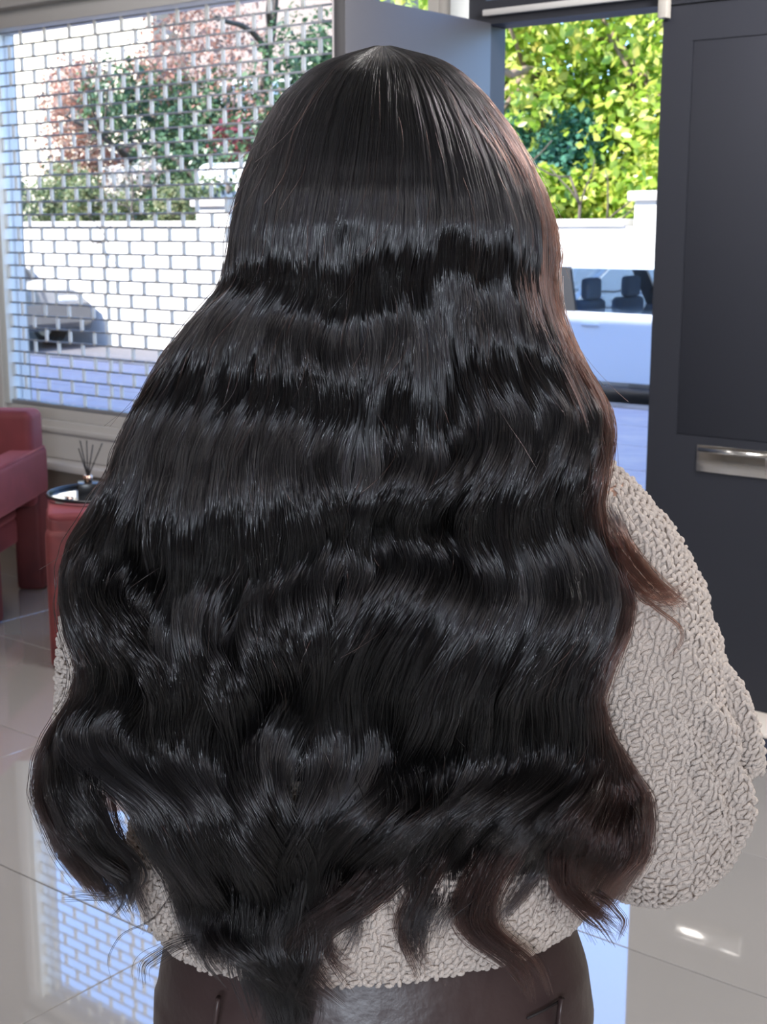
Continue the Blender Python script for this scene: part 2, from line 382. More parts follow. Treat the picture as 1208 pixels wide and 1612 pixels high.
# ------------------------------------------------------------------ roller grille
PITCH, SPAN = .0562, .1660
nrow = int((ZH - ZS - .1) / PITCH) + 1
grl = thing('roller_grille', FW((WL + WR) / 2, .02, ZS + .1), 'open-link metal roller grille drawn down across the shop window', 'roller grille')
rod_me = MB().tube([DX * -(WR - WL) / 2, DX * (WR - WL) / 2], .0042, 8).mesh('rod'); rod_me.materials.append(M['rod'])
rod_me.polygons.foreach_set('use_smooth', [True] * len(rod_me.polygons))
links = []
for r in range(nrow + 1):
    z = ZH - .012 - r * PITCH
    o = bpy.data.objects.new('rod', rod_me); COL.objects.link(o); o.location = FW((WL + WR) / 2, .02, z) ; o.parent = grl; o.matrix_parent_inverse = WM(grl).inverted()
    if r < nrow:
        k = 0; s = WL + .04 + (SPAN / 2 if r % 2 else 0)
        while s < WR:
            links.append((s, z - PITCH / 2)); s += SPAN
    if r < nrow and not any(abs(l[0] - 2.33) < .03 and l[1] == z - PITCH / 2 for l in links): links.append((2.33, z - PITCH / 2))
def linkgeo(mb, c, w_=.0085):
    a = DX * w_; n = NX * .004; h = PITCH / 2 + .004
    hh = np.array([0, 0, h])
    mb.hexa([c + a - n - hh, c - a - n - hh, c - a + n - hh, c + a + n - hh, c + a - n + hh, c - a - n + hh, c - a + n + hh, c + a + n + hh])
lm = MB(); linkgeo(lm, np.zeros(3)); lme = lm.mesh('link'); lme.materials.append(M['link'])
links.sort(key=lambda l: (l[0], -l[1]))
rest = MB()
for i, (s, z) in enumerate(links):
    if i < 300:
        o = bpy.data.objects.new('link', lme); COL.objects.link(o); o.location = FW(s, .02, z); o.parent = grl; o.matrix_parent_inverse = WM(grl).inverted()
    else: linkgeo(rest, FW(s, .02, z))
if rest.v:
    ro = rest.build('link_rows', M['link'], grl); ro['kind'] = 'stuff'
fbox('guide_rail', (WR - .012, WR + .035, -.012, .05, ZS + .1, ZH), M['pale_frame'], grl, .003)
fbox('guide_rail', (WL - .0, WL + .03, -.012, .05, ZS + .1, ZH), M['warm_frame'], grl, .003)
fbox('bottom_bar', (WL, WR, .0, .04, ZS + .10, ZS + .12), M['rod'], grl, .003)

# ================================================================== FURNITURE
def lbox(mb_args, name, m, parent, bevel, seg=4, rot=None):
    o = MB().box(*mb_args).build(name, m, None, bevel, seg); o.parent = parent
    if rot: o.rotation_euler = rot
    return o
# armchair (its sitter would face the camera); local: x to the right, y away
ac = thing('armchair', (-1.80, 5.50, 0), 'burgundy velvet armchair with chunky block legs below the grilled window', 'armchair', rot=math.radians(-5))
# rear right corner of the chair at local (.33,.33)
lbox((-.40, .335, .20, .36, .36, .765), 'backrest', M['velvet'], ac, .035, 5)
lbox((-.30, .24, -.36, .26, .30, .40), 'seat_cushion', M['velvet'], ac, .03, 5)
lbox((-.30, .24, -.34, .26, .20, .31), 'seat_base', M['velvet'], ac, .02, 4)
for sx in (-1, 1):
    x0, x1 = (.22, .345) if sx > 0 else (-.445, -.32)
    a = MB(); zf, zr, th = .60, .605, .205
    a.hexa([(x0, -.36, zf - th), (x1, -.36, zf - th), (x1, .37, zr - th), (x0, .37, zr - th), (x0, -.36, zf), (x1, -.36, zf), (x1, .37, zr), (x0, .37, zr)])
    arm = a.build('arm', M['velvet'], None, .028, 5); arm.parent = ac
    p = MB().tube([(x0 + .012 if sx < 0 else x1 - .012, -.33, zf - .012), (x0 + .012 if sx < 0 else x1 - .012, .345, zr - .008)], .008, 8).build('piping', M['velvet'], None, smooth=True); p.parent = arm
    for y0 in (-.355, .235):
        lbox((x0 + .005, x1 - .005, y0, y0 + .13, .0, .43), 'leg', M['velvet2'], ac, .018, 4)
# velvet side table
tb = thing('side_table', (-0.960, 4.90, 0), 'dark red velvet block side table carrying the round mirrored tray', 'side table', rot=math.radians(13))
TW, TD, TZ = .25, .24, .55
lbox((-TW + .012, TW - .012, -TD + .012, TD - .012, .012, TZ - .012), 'body', M['velvet2'], tb, .02, 4)
for sx in (-1, 1):
    for sy in (-1, 1):
        xa, xb = sorted((sx * TW, sx * (TW - .085))); ya, yb = sorted((sy * TD, sy * (TD - .085)))
        lbox((xa, xb, ya, yb, 0, TZ - .055), 'corner_post', M['velvet2'], tb, .026, 5)
a = MB(); a.hexa([(-TW + .06, -TD + .06, TZ - .12), (TW - .06, -TD + .06, TZ - .12), (TW - .06, TD - .06, TZ - .12), (-TW + .06, TD - .06, TZ - .12), (-TW, -TD, TZ), (TW, -TD, TZ), (TW, TD, TZ), (-TW, TD, TZ)])
o = a.build('table_top', M['velvet'], None, .03, 5); o.parent = tb
# tray
tr = thing('tray', (-1.030, 4.93, TZ + .001), 'round mirrored tray with a thin black rim on the velvet table', 'tray')
o = MB().lathe([(.170, 0), (.178, .003), (.178, .010), (.170, .010)], 48).build('tray_base', M['mirror'], None, smooth=False); o.parent = tr
rim = MB()
ang = np.linspace(0, 2 * PI, 65); rim.tube([(math.cos(t_) * .178, math.sin(t_) * .178, .016) for t_ in ang], .007, 8)
o = rim.build('tray_rim', M['black'], None, smooth=True); o.parent = tr
# reed diffuser
rd = thing('reed_diffuser', (-1.050, 4.865, TZ + .0115), 'square black reed diffuser bottle with black sticks on the tray', 'diffuser', rot=math.radians(12))
o = MB().box(-.037, .037, -.037, .037, 0, .056).build('bottle', M['black'], None, .003, 2); o.parent = rd
o = MB().lathe([(.014, .056), (.014, .066), (.017, .068), (.017, .080), (.013, .082)], 20).build('bottle_neck', M['rose'], None, smooth=True); o.parent = rd
for x1, z1, y1 in [(-.028, .178, .0), (-.022, .205, .01), (.001, .207, -.008), (.022, .188, .012), (.055, .195, .0)]:
    o = MB().tube([(x1 * -.12, 0, .060), (x1, y1, z1)], .0026, 6).build('reed', M['reed'], None, smooth=True); o.parent = rd
cp = thing('bottle_cap', (-1.103, 4.80, TZ + .0115), 'small rose-gold cap lying beside the black diffuser bottle', 'cap')
o = MB().lathe([(.011, 0), (.013, .002), (.013, .014), (.011, .016)], 20).build('cap', M['rose'], None, smooth=True); o.parent = cp
cp = thing('bottle_cap', (-1.003, 4.80, TZ + .0115), 'silver glass stopper at the right of the black diffuser bottle', 'cap')
o = MB().lathe([(.006, 0), (.006, .006), (.012, .012), (.012, .020), (.006, .026)], 20).build('cap', M['chrome'], None, smooth=True); o.parent = cp
# navy mat by the dark door
pm = MB(); n_ = 40
rc, hw, hh_ = .10, .42, .10
out = []
for cx, cy, a0 in ((hw - rc, hh_ - rc, 0), (-hw + rc, hh_ - rc, 90), (-hw + rc, -hh_ + rc, 180), (hw - rc, -hh_ + rc, 270)):
    for k in range(9):
        t_ = math.radians(a0 + k * 11.25); out.append((cx + rc * math.cos(t_), cy + rc * math.sin(t_)))
vs = [(*q, 0) for q in out] + [(*q, .012) for q in out]; L = len(out)
pm.add(vs, [tuple(reversed(range(L))), tuple(range(L, 2 * L))] + [(i, (i + 1) % L, L + (i + 1) % L, L + i) for i in range(L)])
mt = pm.build('door_mat', M['mat'], None, .002, 1); mt.location = FW(-1.18, -.30, .0005); mt.rotation_euler = (0, 0, rotF)
tag(mt, 'dark navy mat with rounded corners on the tiles below the closed dark door', 'mat')

# ================================================================== OUTSIDE
ZR = -.15
fbox('pavement', (-12, 30, .2, 6.55, -.3, -.055), M['grout'], kind='structure')
PV = bpy.data.objects['pavement']
sm = None
for i in range(0, 21):
    for j in range(7):
        sL, nW = .95, .92
        s0 = -2 + i * sL + (.47 if j % 2 else 0); n0 = .22 + j * nW
        if sm is None:
            q = MB(); a = DX * (sL / 2 - .006); b_ = NX * (nW / 2 - .006); zt = np.array([0, 0, .035])
            p = [a * -1 - b_, a - b_, a + b_, b_ - a]; q.hexa([p[1], p[0], p[3], p[2]] + [t + zt for t in (p[1], p[0], p[3], p[2])]); sm = q.mesh('slab'); sm.materials.append(M['slab'])
        o = bpy.data.objects.new('slab', sm); COL.objects.link(o); o.location = FW(s0 + sL / 2, n0 + nW / 2, -.055); o.parent = PV
fbox('road', (-30, 40, 6.55, 9.9, -.35, ZR), M['asphalt'], kind='structure')
kb = fbox('kerb', (-12, 30, 6.55, 6.56, -.3, -.06), M['kerb'], kind='structure')
km = None
for i in range(24):
    s0 = -2 + i * .92
    if km is None:
        km = MB(); a = DX * .455; b_ = NX * .13; zt = np.array([0, 0, .13]); p = [a * -1 - b_, a - b_, a + b_, b_ - a]
        km.hexa([p[1], p[0], p[3], p[2]] + [t + zt for t in (p[1], p[0], p[3], p[2])]); km = km.mesh('kerb_stone'); km.materials.append(M['kerb'])
    o = bpy.data.objects.new('kerb_stone', km); COL.objects.link(o); o.location = FW(s0 + .46, 6.80, -.145); o.parent = kb
fbox('ground', (-60, 80, 9.4, 90, -.4, 0), M['soil'], kind='structure')
# garden wall
gs = SofPX(352, 9.3)
gp = SofPX(1012, 9.2)
gw = thing('garden_wall', FW(6, 9.3, ZR), 'sunlit pale garden wall with stone coping across the road', 'wall')
fbox('wall_face', (gp, gs, 9.2, 9.45, ZR, 1.52), M['gwall'], gw)
fbox('wall_face', (gs, 32, 9.2, 9.45, ZR, 1.50), M['gwall'], gw)
fbox('wall_face', (-14, gp - .5, 9.2, 9.45, ZR, 1.52), M['gwall'], gw)
s = -14.0
while s < 26:
    if not (gp - .9 < s < gp + .2) : fbox('coping_stone', (s, s + .89, 9.16, 9.49, 1.52, 1.60), M['coping'], gw, .01, seg=1)
    s += .90
for q in (gp - .25, gs):
    fbox('gate_pillar', (q - .3, q + .3, 9.1, 9.6, ZR, 1.78), M['gwall'], gw, .01)
    fbox('pillar_cap', (q - .36, q + .36, 9.04, 9.66, 1.78, 1.88), M['coping'], gw, .02)

def car(name, loc, rot, label, paint, L=4.15, H=1.36, W=1.74, group=None):
    """local +x is the nose, y through the car"""
    c = thing(name, loc, label, 'car', group, rot)
    belt, sill = .90, .26
    nose = [(-L / 2, .42), (-L / 2 + .02, .80), (-L / 2 + .12, belt), (L / 2 - 1.05, belt + .02), (L / 2 - .35, .80), (L / 2 - .04, .62), (L / 2, .36)]
    bot = [(L / 2 - .05, sill)]
    for cx in (L / 2 - .80, -L / 2 + .78):
        bot += [(cx + .36 * math.cos(t_), .28 + .36 * math.sin(t_)) for t_ in np.linspace(0.05, PI - .05, 9)]
    bot += [(-L / 2 + .04, sill)]
    prof = nose + bot; n = len(prof); mb = MB(); vs = []
    for yy, k in ((-W / 2, .0), (-W / 2 + .03, 1), (W / 2 - .03, 1), (W / 2, 0)):
        for x, z in prof: vs.append((x, yy, z + (0.0 if k else -.012 if z > .7 else 0)))
    fs = [tuple(range(n)), tuple(reversed(range(3 * n, 4 * n)))]
    for r in range(3):
        for j in range(n): fs.append((r * n + j, (r + 1) * n + j, (r + 1) * n + (j + 1) % n, r * n + (j + 1) % n))
    mb.add(vs, fs); me = mb.mesh('body')
    bm = bmesh.new(); bm.from_mesh(me); bmesh.ops.recalc_face_normals(bm, faces=bm.faces[:]); bmesh.ops.triangulate(bm, faces=[f for f in bm.faces if len(f.verts) > 4]); bm.to_mesh(me); bm.free()
    o = link('body', me, paint); o.parent = c
    # roof and pillars
    xr0, xr1 = -L / 2 + .55, .42; yr = W / 2 - .17
    rf = MB(); rf.hexa([(xr0, -yr, H - .07), (xr1, -yr, H - .07), (xr1, yr, H - .07), (xr0, yr, H - .07), (xr0 + .1, -yr + .1, H), (xr1 - .15, -yr + .1, H), (xr1 - .15, yr - .1, H), (xr0 + .1, yr - .1, H)])
    o = rf.build('roof', paint, None, .02, 2); o.parent = c
    base = [(-L / 2 + .14, belt), (L / 2 - 1.1, belt)]
    for sy in (-1, 1):
        yb, yt = sy * (W / 2 - .04), sy * yr
        def pl(xb, xt, w1=.05):
            pil = MB()
            pil.hexa([(xb - w1, yb - .02, belt), (xb + w1, yb - .02, belt), (xb + w1, yb + .02, belt), (xb - w1, yb + .02, belt), (xt - w1, yt - .02, H - .05), (xt + w1, yt - .02, H - .05), (xt + w1, yt + .02, H - .05), (xt - w1, yt + .02, H - .05)]).build('pillar', M['black'] if xb == -.05 else paint).parent = c
        pl(base[0][0] + .05, xr0 + .06, .09); pl(-.05, .10, .08); pl(base[1][0] - .06, xr1 - .02, .04)
    for sy in (-1, 1):
        yb, yt = sy * (W / 2 - .045), sy * (yr + .0)
        for xa, xb, xc, xd in ((base[0][0] + .14, -.14, .0, xr0 + .15), (.04, base[1][0] - .12, xr1 - .08, .19)):
            g = MB(); g.hexa([(xa, yb - .004, belt), (xb, yb - .004, belt), (xb, yb + .004, belt), (xa, yb + .004, belt), (xd, yt - .004, H - .06), (xc, yt - .004, H - .06), (xc, yt + .004, H - .06), (xd, yt + .004, H - .06)])
            o = g.build('window_pane', M['car_glass']); o.parent = c
    for xb, xt in ((base[0][0], xr0), (base[1][0], xr1)):
        g = MB(); g.hexa([(xb - .004, -W / 2 + .06, belt), (xb + .004, -W / 2 + .06, belt), (xb + .004, W / 2 - .06, belt), (xb - .004, W / 2 - .06, belt), (xt - .004, -yr, H - .05), (xt + .004, -yr, H - .05), (xt + .004, yr, H - .05), (xt - .004, yr, H - .05)])
        o = g.build('windscreen', M['car_glass']); o.parent = c
    for sy in (-1, 1):
        for x in (-.30, .72):
            o = MB().box(x - .09, x + .09, sy * (W / 2) - .018, sy * (W / 2) + .018, .79, .815).build('door_handle', paint, None, .006); o.parent = c
        for cx in (L / 2 - .80, -L / 2 + .78):
            wv = []
            mb = MB(); prof_ = [(.12, -.10), (.30, -.10), (.325, -.07), (.325, .07), (.30, .10), (.12, .10)]
            vs = []; sg = 24
            for r_, y_ in prof_:
                for t_ in np.linspace(0, 2 * PI, sg, endpoint=False): vs.append((cx + r_ * math.cos(t_), sy * (W / 2 - .12) + y_, .325 + r_ * math.sin(t_)))
            fs = [(a * sg + j, (a + 1) * sg + j, (a + 1) * sg + (j + 1) % sg, a * sg + (j + 1) % sg) for a in range(5) for j in range(sg)]
            mb.add(vs, fs + [tuple(range(sg)), tuple(range(5 * sg, 6 * sg))]); o = mb.build('tyre', M['rubber']); o.parent = c
            h_ = MB(); vs = []
            for r_, y_ in ((.2, -.105), (.19, 0), (.2, .105)):
                for t_ in np.linspace(0, 2 * PI, sg, endpoint=False): vs.append((cx + r_ * math.cos(t_), sy * (W / 2 - .12) + y_, .325 + r_ * math.sin(t_)))
            h_.add(vs, [tuple(range(sg)), tuple(range(2 * sg, 3 * sg))]); hc = h_.build('hub_cap', M['alloy']); hc.parent = o
        o = MB().box(L / 2 - .32, L / 2 - .10, sy * (W / 2 - .30) - .16, sy * (W / 2 - .30) + .16, .60, .72).build('headlamp', M['lamp'], None, .04, 3); o.parent = c
    for x in (-.75, .25):
        for y in (-.38, .38):
            o = MB().box(x - .30, x - .18, y - .25, y + .25, .45, 1.0).build('car_seat', M['cloth_dark'], None, .05, 3); o.parent = c
            hr = MB().box(x - .31, x - .22, y - .14, y + .14, 1.0, 1.20).build('headrest', M['cloth_dark'], None, .04, 4); hr.parent = o
    return c
rotCar = math.atan2(DX[1], DX[0])
sB = SofPX(921, 7.1, 450)              # B pillar of the white car
car('car', FW(sB + .22, 7.95, ZR), rotCar, 'white hatchback parked across the street, seen through the open doorway', M['car_white'])
sE = SofPX(116, 7.4, 500)
car('car', FW(sE + 3.7, 8.15, ZR), rotCar + PI, 'dark grey car parked across the street behind the grilled window', M['car_grey'], L=4.2, H=1.42)

# houses beyond
def house(name, label, s0, s1, n0, n1, h, m, wins):
    hs = thing(name, FW((s0 + s1) / 2, n0, 0), label, 'house')
    fbox('house_wall', (s0, s1, n0, n1, 0, h), m, hs)
    for ws, wz in wins:
        fr = fbox('house_window', (ws - .55, ws + .55, n0 - .05, n0 + .02, wz, wz + 1.4), M['white'], hs, .01)
        fbox('pane', (ws - .48, ws - .03, n0 - .065, n0 - .045, wz + .08, wz + 1.32), M['winblue'], fr)
        fbox('pane', (ws + .03, ws + .48, n0 - .065, n0 - .045, wz + .08, wz + 1.32), M['winblue'], fr)
    r = MB(); a, b_, c_ = (n0 - .4), (n1 + .4), (n0 + n1) / 2
    r.add([FW(s0 - .4, a, h), FW(s1 + .4, a, h), FW(s1 + .4, b_, h), FW(s0 - .4, b_, h), FW(s0 - .4, c_, h + 1.2), FW(s1 + .4, c_, h + 1.2)],
          [(0, 1, 5, 4), (2, 3, 4, 5), (0, 4, 3), (1, 2, 5), (0, 3, 2, 1)])
    r.build('house_roof', M['roof'], hs)
house('house', 'peach rendered house behind the bare-branched tree', SofPX(600, 20), SofPX(300, 20), 20, 25, 8.2, M['house'], [(SofPX(450, 20), 3.4), (SofPX(520, 20), 3.4), (SofPX(380, 20), 3.4)])
house('house', 'cream sunlit house behind the shrubs at the left window edge', SofPX(250, 20), SofPX(-60, 20), 20, 25, 7.4, M['house2'], [(SofPX(20, 20), 2.6)])
# white van whose roof shows over the wall
vs_ = SofPX(400, 11)
vn = thing('van', FW(vs_, 11, 0), 'white van whose roof shows above the pale garden wall', 'van')
fbox('van_body', (vs_ - 1.2, vs_ + .62, 10.4, 12.2, .3, 2.42), M['white'], vn, .16, seg=5)
fbox('van_window', (vs_ - .2, vs_ + .42, 10.37, 10.42, 1.72, 2.12), M['winblue'], vn, .02)
fbox('van_bumper', (vs_ - 1.2, vs_ + .66, 10.35, 12.25, .25, .45), M['rubber'], vn, .03)
for ds in (-.9, .3):
    for nn in (10.35, 12.05):
        c_ = FW(vs_ + ds, nn, .32); MB().tube([c_, c_ + NX * .2], .32, 20).build('van_wheel', M['rubber'], vn)

# plants
def leaves(name, mtl, parent, centers, radii, count, size, squash=1.0, droop=.3):
    """count folded leaves scattered in the shells of several balls"""
    k = len(centers); wts = np.array([r ** 2 for r in radii]); wts = wts / wts.sum()
    idx = rng.choice(k, count, p=wts); C_ = np.array(centers)[idx]; R = np.array(radii)[idx]
    v = rng.normal(size=(count, 3)); v /= np.linalg.norm(v, axis=1)[:, None]
    rr = R * (rng.random(count) ** .45) * (1 + .12 * rng.normal(size=count))
    v2 = v.copy(); v2[:, 2] *= squash; pos = C_ + v2 * rr[:, None]
    nrm = v + rng.normal(size=(count, 3)) * .8 + np.array([0, 0, .5]); nrm /= np.linalg.norm(nrm, axis=1)[:, None]
    t = rng.normal(size=(count, 3)); t[:, 2] -= droop; t -= nrm * (t * nrm).sum(1)[:, None]; t /= np.linalg.norm(t, axis=1)[:, None]
    b_ = np.cross(nrm, t); s = (size * (.6 + .8 * rng.random(count)))[:, None]
    p0 = pos - t * s * .5; p1 = pos + b_ * s * .32 + nrm * s * .08; p2 = pos + t * s * .5; p3 = pos - b_ * s * .32 + nrm * s * .08
    V = np.stack([p0, p1, p2, p3], 1).reshape(-1, 3); i4 = np.arange(count) * 4
    Fc = np.concatenate([np.stack([i4, i4 + 1, i4 + 2], 1), np.stack([i4, i4 + 2, i4 + 3], 1)])
    o = link(name, npmesh(name, V, Fc), mtl, parent); o['kind'] = 'stuff'
    return o
def branches(mb, p, d_, r, L, depth):
    pts = [p]; q = np.array(p, float); dd = np.array(d_, float)
    for i in range(5):
        dd = dd + rng.normal(size=3) * .16; dd /= np.linalg.norm(dd); q = q + dd * L / 5; pts.append(q.copy())
    mb.tube(pts, list(np.linspace(r, r * .55, 6)), 7)
    if depth > 0:
        for k in range(3 if depth > 1 else 4):
            a = pts[random.choice([2, 3, 4, 5])]; nd = dd + rng.normal(size=3) * .75; nd[2] += .15; nd /= np.linalg.norm(nd)
            branches(mb, a, nd, r * .5, L * .62, depth - 1)
def tree(name, label, cat, s, n, h, r, lm_, count, size, trunk=.12, bark='bark', zlow=1.0, nb=9, spread=1.0, lean=(0, 0, 1), group=None):
    base = FW(s, n, 0); t = thing(name, base, label, cat, group)
    mb = MB(); branches(mb, base, np.array(lean, float), trunk, h * .62, 2); mb.build('trunk', M[bark], t, smooth=True)
    if count:
        cs = []; rs = []
        for i in range(nb):
            cs.append(FW(s + random.uniform(-1, 1) * r * spread, n + random.uniform(-.8, .8) * r * .8, random.uniform(zlow, h - r * .35))); rs.append(r * random.uniform(.38, .62))
        leaves('foliage', lm_, t, cs, rs, count, size)
    return t
LG = leafmat('yellow_green_leaves', [(.10, .22, .02), (.30, .48, .05), (.50, .62, .09), (.75, .72, .18), (.72, .45, .10)], .9, .55)
LD = leafmat('dark_evergreen_leaves', [(.02, .05, .03), (.05, .11, .05), (.10, .18, .07), (.20, .27, .12)], 1.0, .3)
LT = leafmat('blue_green_leaves', [(.03, .12, .10), (.08, .24, .17), (.20, .38, .25)], 1.3, .4)
LR = leafmat('maple_red_leaves', [(.14, .02, .03), (.32, .06, .08), (.42, .14, .14)], 1.3, .45)
LF = leafmat('fresh_green_leaves', [(.05, .09, .04), (.14, .20, .08), (.28, .32, .15), (.50, .42, .26)], 1.2, .5)
LM = leafmat('mixed_autumn_leaves', [(.20, .16, .12), (.42, .32, .26), (.50, .20, .12), (.62, .55, .45)], 1.6, .4)
# doorway side
tree('tree', 'tall yellow-green tree over the wall, filling the top of the doorway', 'tree', SofPX(960, 11.2), 11.6, 6.6, 2.3, LG, 19000, .13, .16, 'palebark', 1.9, 16, 1.1, (-.15, .1, 1))
tree('tree', 'old leaning trunk with dappled bark at the gate pillar by the doorway edge', 'tree', SofPX(985, 10.2), 10.35, 5.2, 1.2, LG, 1500, .12, .15, 'palebark', 2.6, 5, 1.0, (.28, .0, 1))
tree('tree', 'yellow-green tree beside the dark post over the white car', 'tree', SofPX(800, 12), 13.0, 7.0, 2.2, LG, 16000, .13, .14, 'bark', 2.2, 12, 1.1)
tree('shrub', 'blue-green shrub above the wall beside the hair in the doorway', 'shrub', SofPX(850, 10.6), 10.7, 3.2, .9, LT, 7000, .085, .05, 'bark', 1.7, 5, .7)
tree('shrub', 'low bright green shrub topping the wall over the white car', 'shrub', SofPX(930, 10), 10.1, 2.3, .8, LG, 6000, .11, .05, 'bark', 1.5, 6, 1.3)
# window side
tree('shrub', 'big dark evergreen hedge behind the wall, middle of the grilled window', 'shrub', SofPX(280, 10.6), 11.6, 4.3, 1.7, LD, 26000, .09, .08, 'bark', .8, 12, 1.5)
tree('shrub', 'dark evergreen hedge behind the wall near the head', 'shrub', SofPX(420, 11.5), 12.6, 4.0, 1.6, LD, 14000, .09, .08, 'bark', .8, 10, 1.2)
tree('shrub', 'red-leaved maple between the dark hedge and the head', 'shrub', SofPX(400, 11), 11.6, 3.2, .8, LR, 5000, .08, .05, 'bark', 2.0, 6, .8)
tree('shrub', 'fresh green bush above the wall in front of the dark hedge', 'shrub', SofPX(215, 9.9), 10.0, 2.4, .8, LF, 7000, .07, .04, 'bark', 1.4, 7, 1.6)
tree('shrub', 'light green bush at the left end of the grilled window', 'shrub', SofPX(55, 10.2), 10.4, 2.7, 1.0, LF, 8000, .08, .05, 'bark', 1.2, 7, .9)
tree('shrub', 'pinkish brown autumn shrub behind the light green bush', 'shrub', SofPX(110, 11), 12.0, 4.4, 1.4, LM, 13000, .08, .05, 'bark', 1.6, 8, 1.0)
tree('tree', 'autumn-leaved tree with dark limbs above the hedge by the head', 'tree', SofPX(385, 12.6), 12.9, 6.4, 1.7, LM, 4500, .09, .22, 'bark', 3.0, 9, 1.2, (-.05, 0, 1))
tree('shrub', 'silvery flowering shrub in front of the dark hedge', 'shrub', SofPX(190, 10.2), 10.3, 2.6, .5, leafmat('silver_blooms', [(.45, .45, .42), (.8, .78, .72), (.9, .5, .4)], 2, .4), 1500, .07, .03, 'bark', 1.7, 4, 1.2)

# ================================================================== PERSON
BX = -.012
pr = thing('person', (BX, 1.2, 0), 'person seen from behind with very long dark wavy hair and cream knit sweater', 'person')
def ellips(c, rx, ry, rz, seg=32, rings=20):
    mb = MB(); vs = []; fs = []
    for i in range(1, rings):
        a = PI * i / rings
        for j in range(seg):
            b_ = 2 * PI * j / seg; vs.append((c[0] + rx * math.sin(a) * math.cos(b_), c[1] + ry * math.sin(a) * math.sin(b_), c[2] + rz * math.cos(a)))
    vs += [(c[0], c[1], c[2] + rz), (c[0], c[1], c[2] - rz)]; T_, B_ = len(vs) - 2, len(vs) - 1
    for i in range(rings - 2):
        for j in range(seg): fs.append((i * seg + j, (i + 1) * seg + j, (i + 1) * seg + (j + 1) % seg, i * seg + (j + 1) % seg))
    for j in range(seg): fs += [(T_, j, (j + 1) % seg), (B_, (rings - 2) * seg + (j + 1) % seg, (rings - 2) * seg + j)]
    return vs, fs
def ringloft(mb, rings, seg=40, close=True):
    """rings: (cx, cy, z, rx, ry)"""
    vs = []; fs = []
    for cx, cy, z, rx, ry in rings:
        for j in range(seg):
            a = 2 * PI * j / seg; vs.append((cx + rx * math.cos(a), cy + ry * math.sin(a), z))
    n = len(rings)
    for i in range(n - 1):
        for j in range(seg): fs.append((i * seg + j, i * seg + (j + 1) % seg, (i + 1) * seg + (j + 1) % seg, (i + 1) * seg + j))
    if close: fs += [tuple(reversed(range(seg))), tuple(range((n - 1) * seg, n * seg))]
    mb.add(vs, fs)
def remeshed(mb, name, m, parent, vox, smooth=6):
    o = bpy.data.objects.new('tmp', mb.mesh('tmp')); COL.objects.link(o)
    r = o.modifiers.new('r', 'REMESH'); r.mode = 'VOXEL'; r.voxel_size = vox; r.use_smooth_shade = True
    s_ = o.modifiers.new('s', 'SMOOTH'); s_.iterations = smooth; s_.factor = .5
    dg = bpy.context.evaluated_depsgraph_get(); me = bpy.data.meshes.new_from_object(o.evaluated_get(dg)); bpy.data.objects.remove(o)
    me.name = name
    return link(name, me, m, parent, True)
HC = np.array([.004, 1.150, 1.520])
body = MB()
body.add(*ellips(HC + [0, -.006, .012], .074, .092, .096)); body.add(*ellips(HC + [0, .030, -.045], .056, .062, .072))     # skull, jaw
body.add(*ellips(HC + [0, .098, -.018], .011, .016, .020)); body.add(*ellips(HC + [0, .106, -.030], .013, .012, .009))    # nose
body.add(*ellips(HC + [0, .088, -.066], .022, .010, .006)); body.add(*ellips(HC + [0, .087, -.075], .018, .010, .006))    # lips
body.add(*ellips(HC + [0, .080, -.100], .020, .016, .014))                                                               # chin
for sx in (-1, 1):
    body.add(*ellips(HC + [sx * .076, .0, -.012], .008, .018, .030)); body.add(*ellips(HC + [sx * .030, .083, .014], .022, .010, .007))
ringloft(body, [(BX, 1.17, 1.44, .05, .052), (BX, 1.175, 1.38, .052, .055), (BX, 1.185, 1.33, .075, .07), (BX, 1.195, 1.29, .135, .085), (BX, 1.20, 1.20, .15, .095), (BX, 1.20, 1.05, .135, .09), (BX, 1.20, .92, .155, .10), (BX, 1.20, .80, .17, .11)])
def tb_(pts, rad, seg=16): body.tube(pts, rad, seg)
RS, RE, RWr = np.array([.165, 1.195, 1.275]), P(1050, 1290, 1.19), np.array([.075, 1.44, 1.04])
LS, LE, LWr = np.array([-.185, 1.195, 1.275]), np.array([-.245, 1.235, 1.02]), np.array([-.06, 1.46, 1.06])
for S_, E_, W__ in ((RS, RE, RWr), (LS, LE, LWr)):
    tb_([S_, (S_ + E_) / 2, E_], [.048, .042, .036]); tb_([E_, (E_ + W__) / 2, W__], [.036, .032, .024])
# hands: palm plus five separate fingers, lightly clasped in front of the waist
for sx, W__ in ((1, RWr), (-1, LWr)):
    di = np.array([-sx * .75, .55, .05]); di /= np.linalg.norm(di); up = np.array([0, 0, 1.0]); nn = np.cross(di, up)
    body.tube([W__, W__ + di * .045, W__ + di * .085], [.024, .036, .033], 14, flat=.9)
    for k, (o_, L_) in enumerate(((.026, .070), (.009, .080), (-.009, .074), (-.025, .058))):
        a = W__ + di * .085 + up * o_; cv = -nn * sx
        body.tube([a - di * .01, a + di * L_ * .4, a + di * L_ * .72 + cv * .012, a + di * L_ * .88 + cv * .028], [.0095, .009, .008, .0065], 10)
    a = W__ + di * .03 + up * .026; body.tube([a, a + up * .025 + di * .02, a + up * .034 + di * .048], [.0115, .010, .0085], 10)
for sx in (-1, 1):
    tb_([(BX + sx * .085, 1.20, .84), (BX + sx * .09, 1.20, .62), (BX + sx * .09, 1.20, .48), (BX + sx * .09, 1.21, .30), (BX + sx * .09, 1.215, .09)], [.085, .075, .055, .05, .035])
    body.tube([(BX + sx * .09, 1.19, .055), (BX + sx * .095, 1.26, .045), (BX + sx * .10, 1.36, .035)], [.035, .036, .03], 14, flat=.8)
bo = remeshed(body, 'body', M['skin'], pr, .0045, 4)
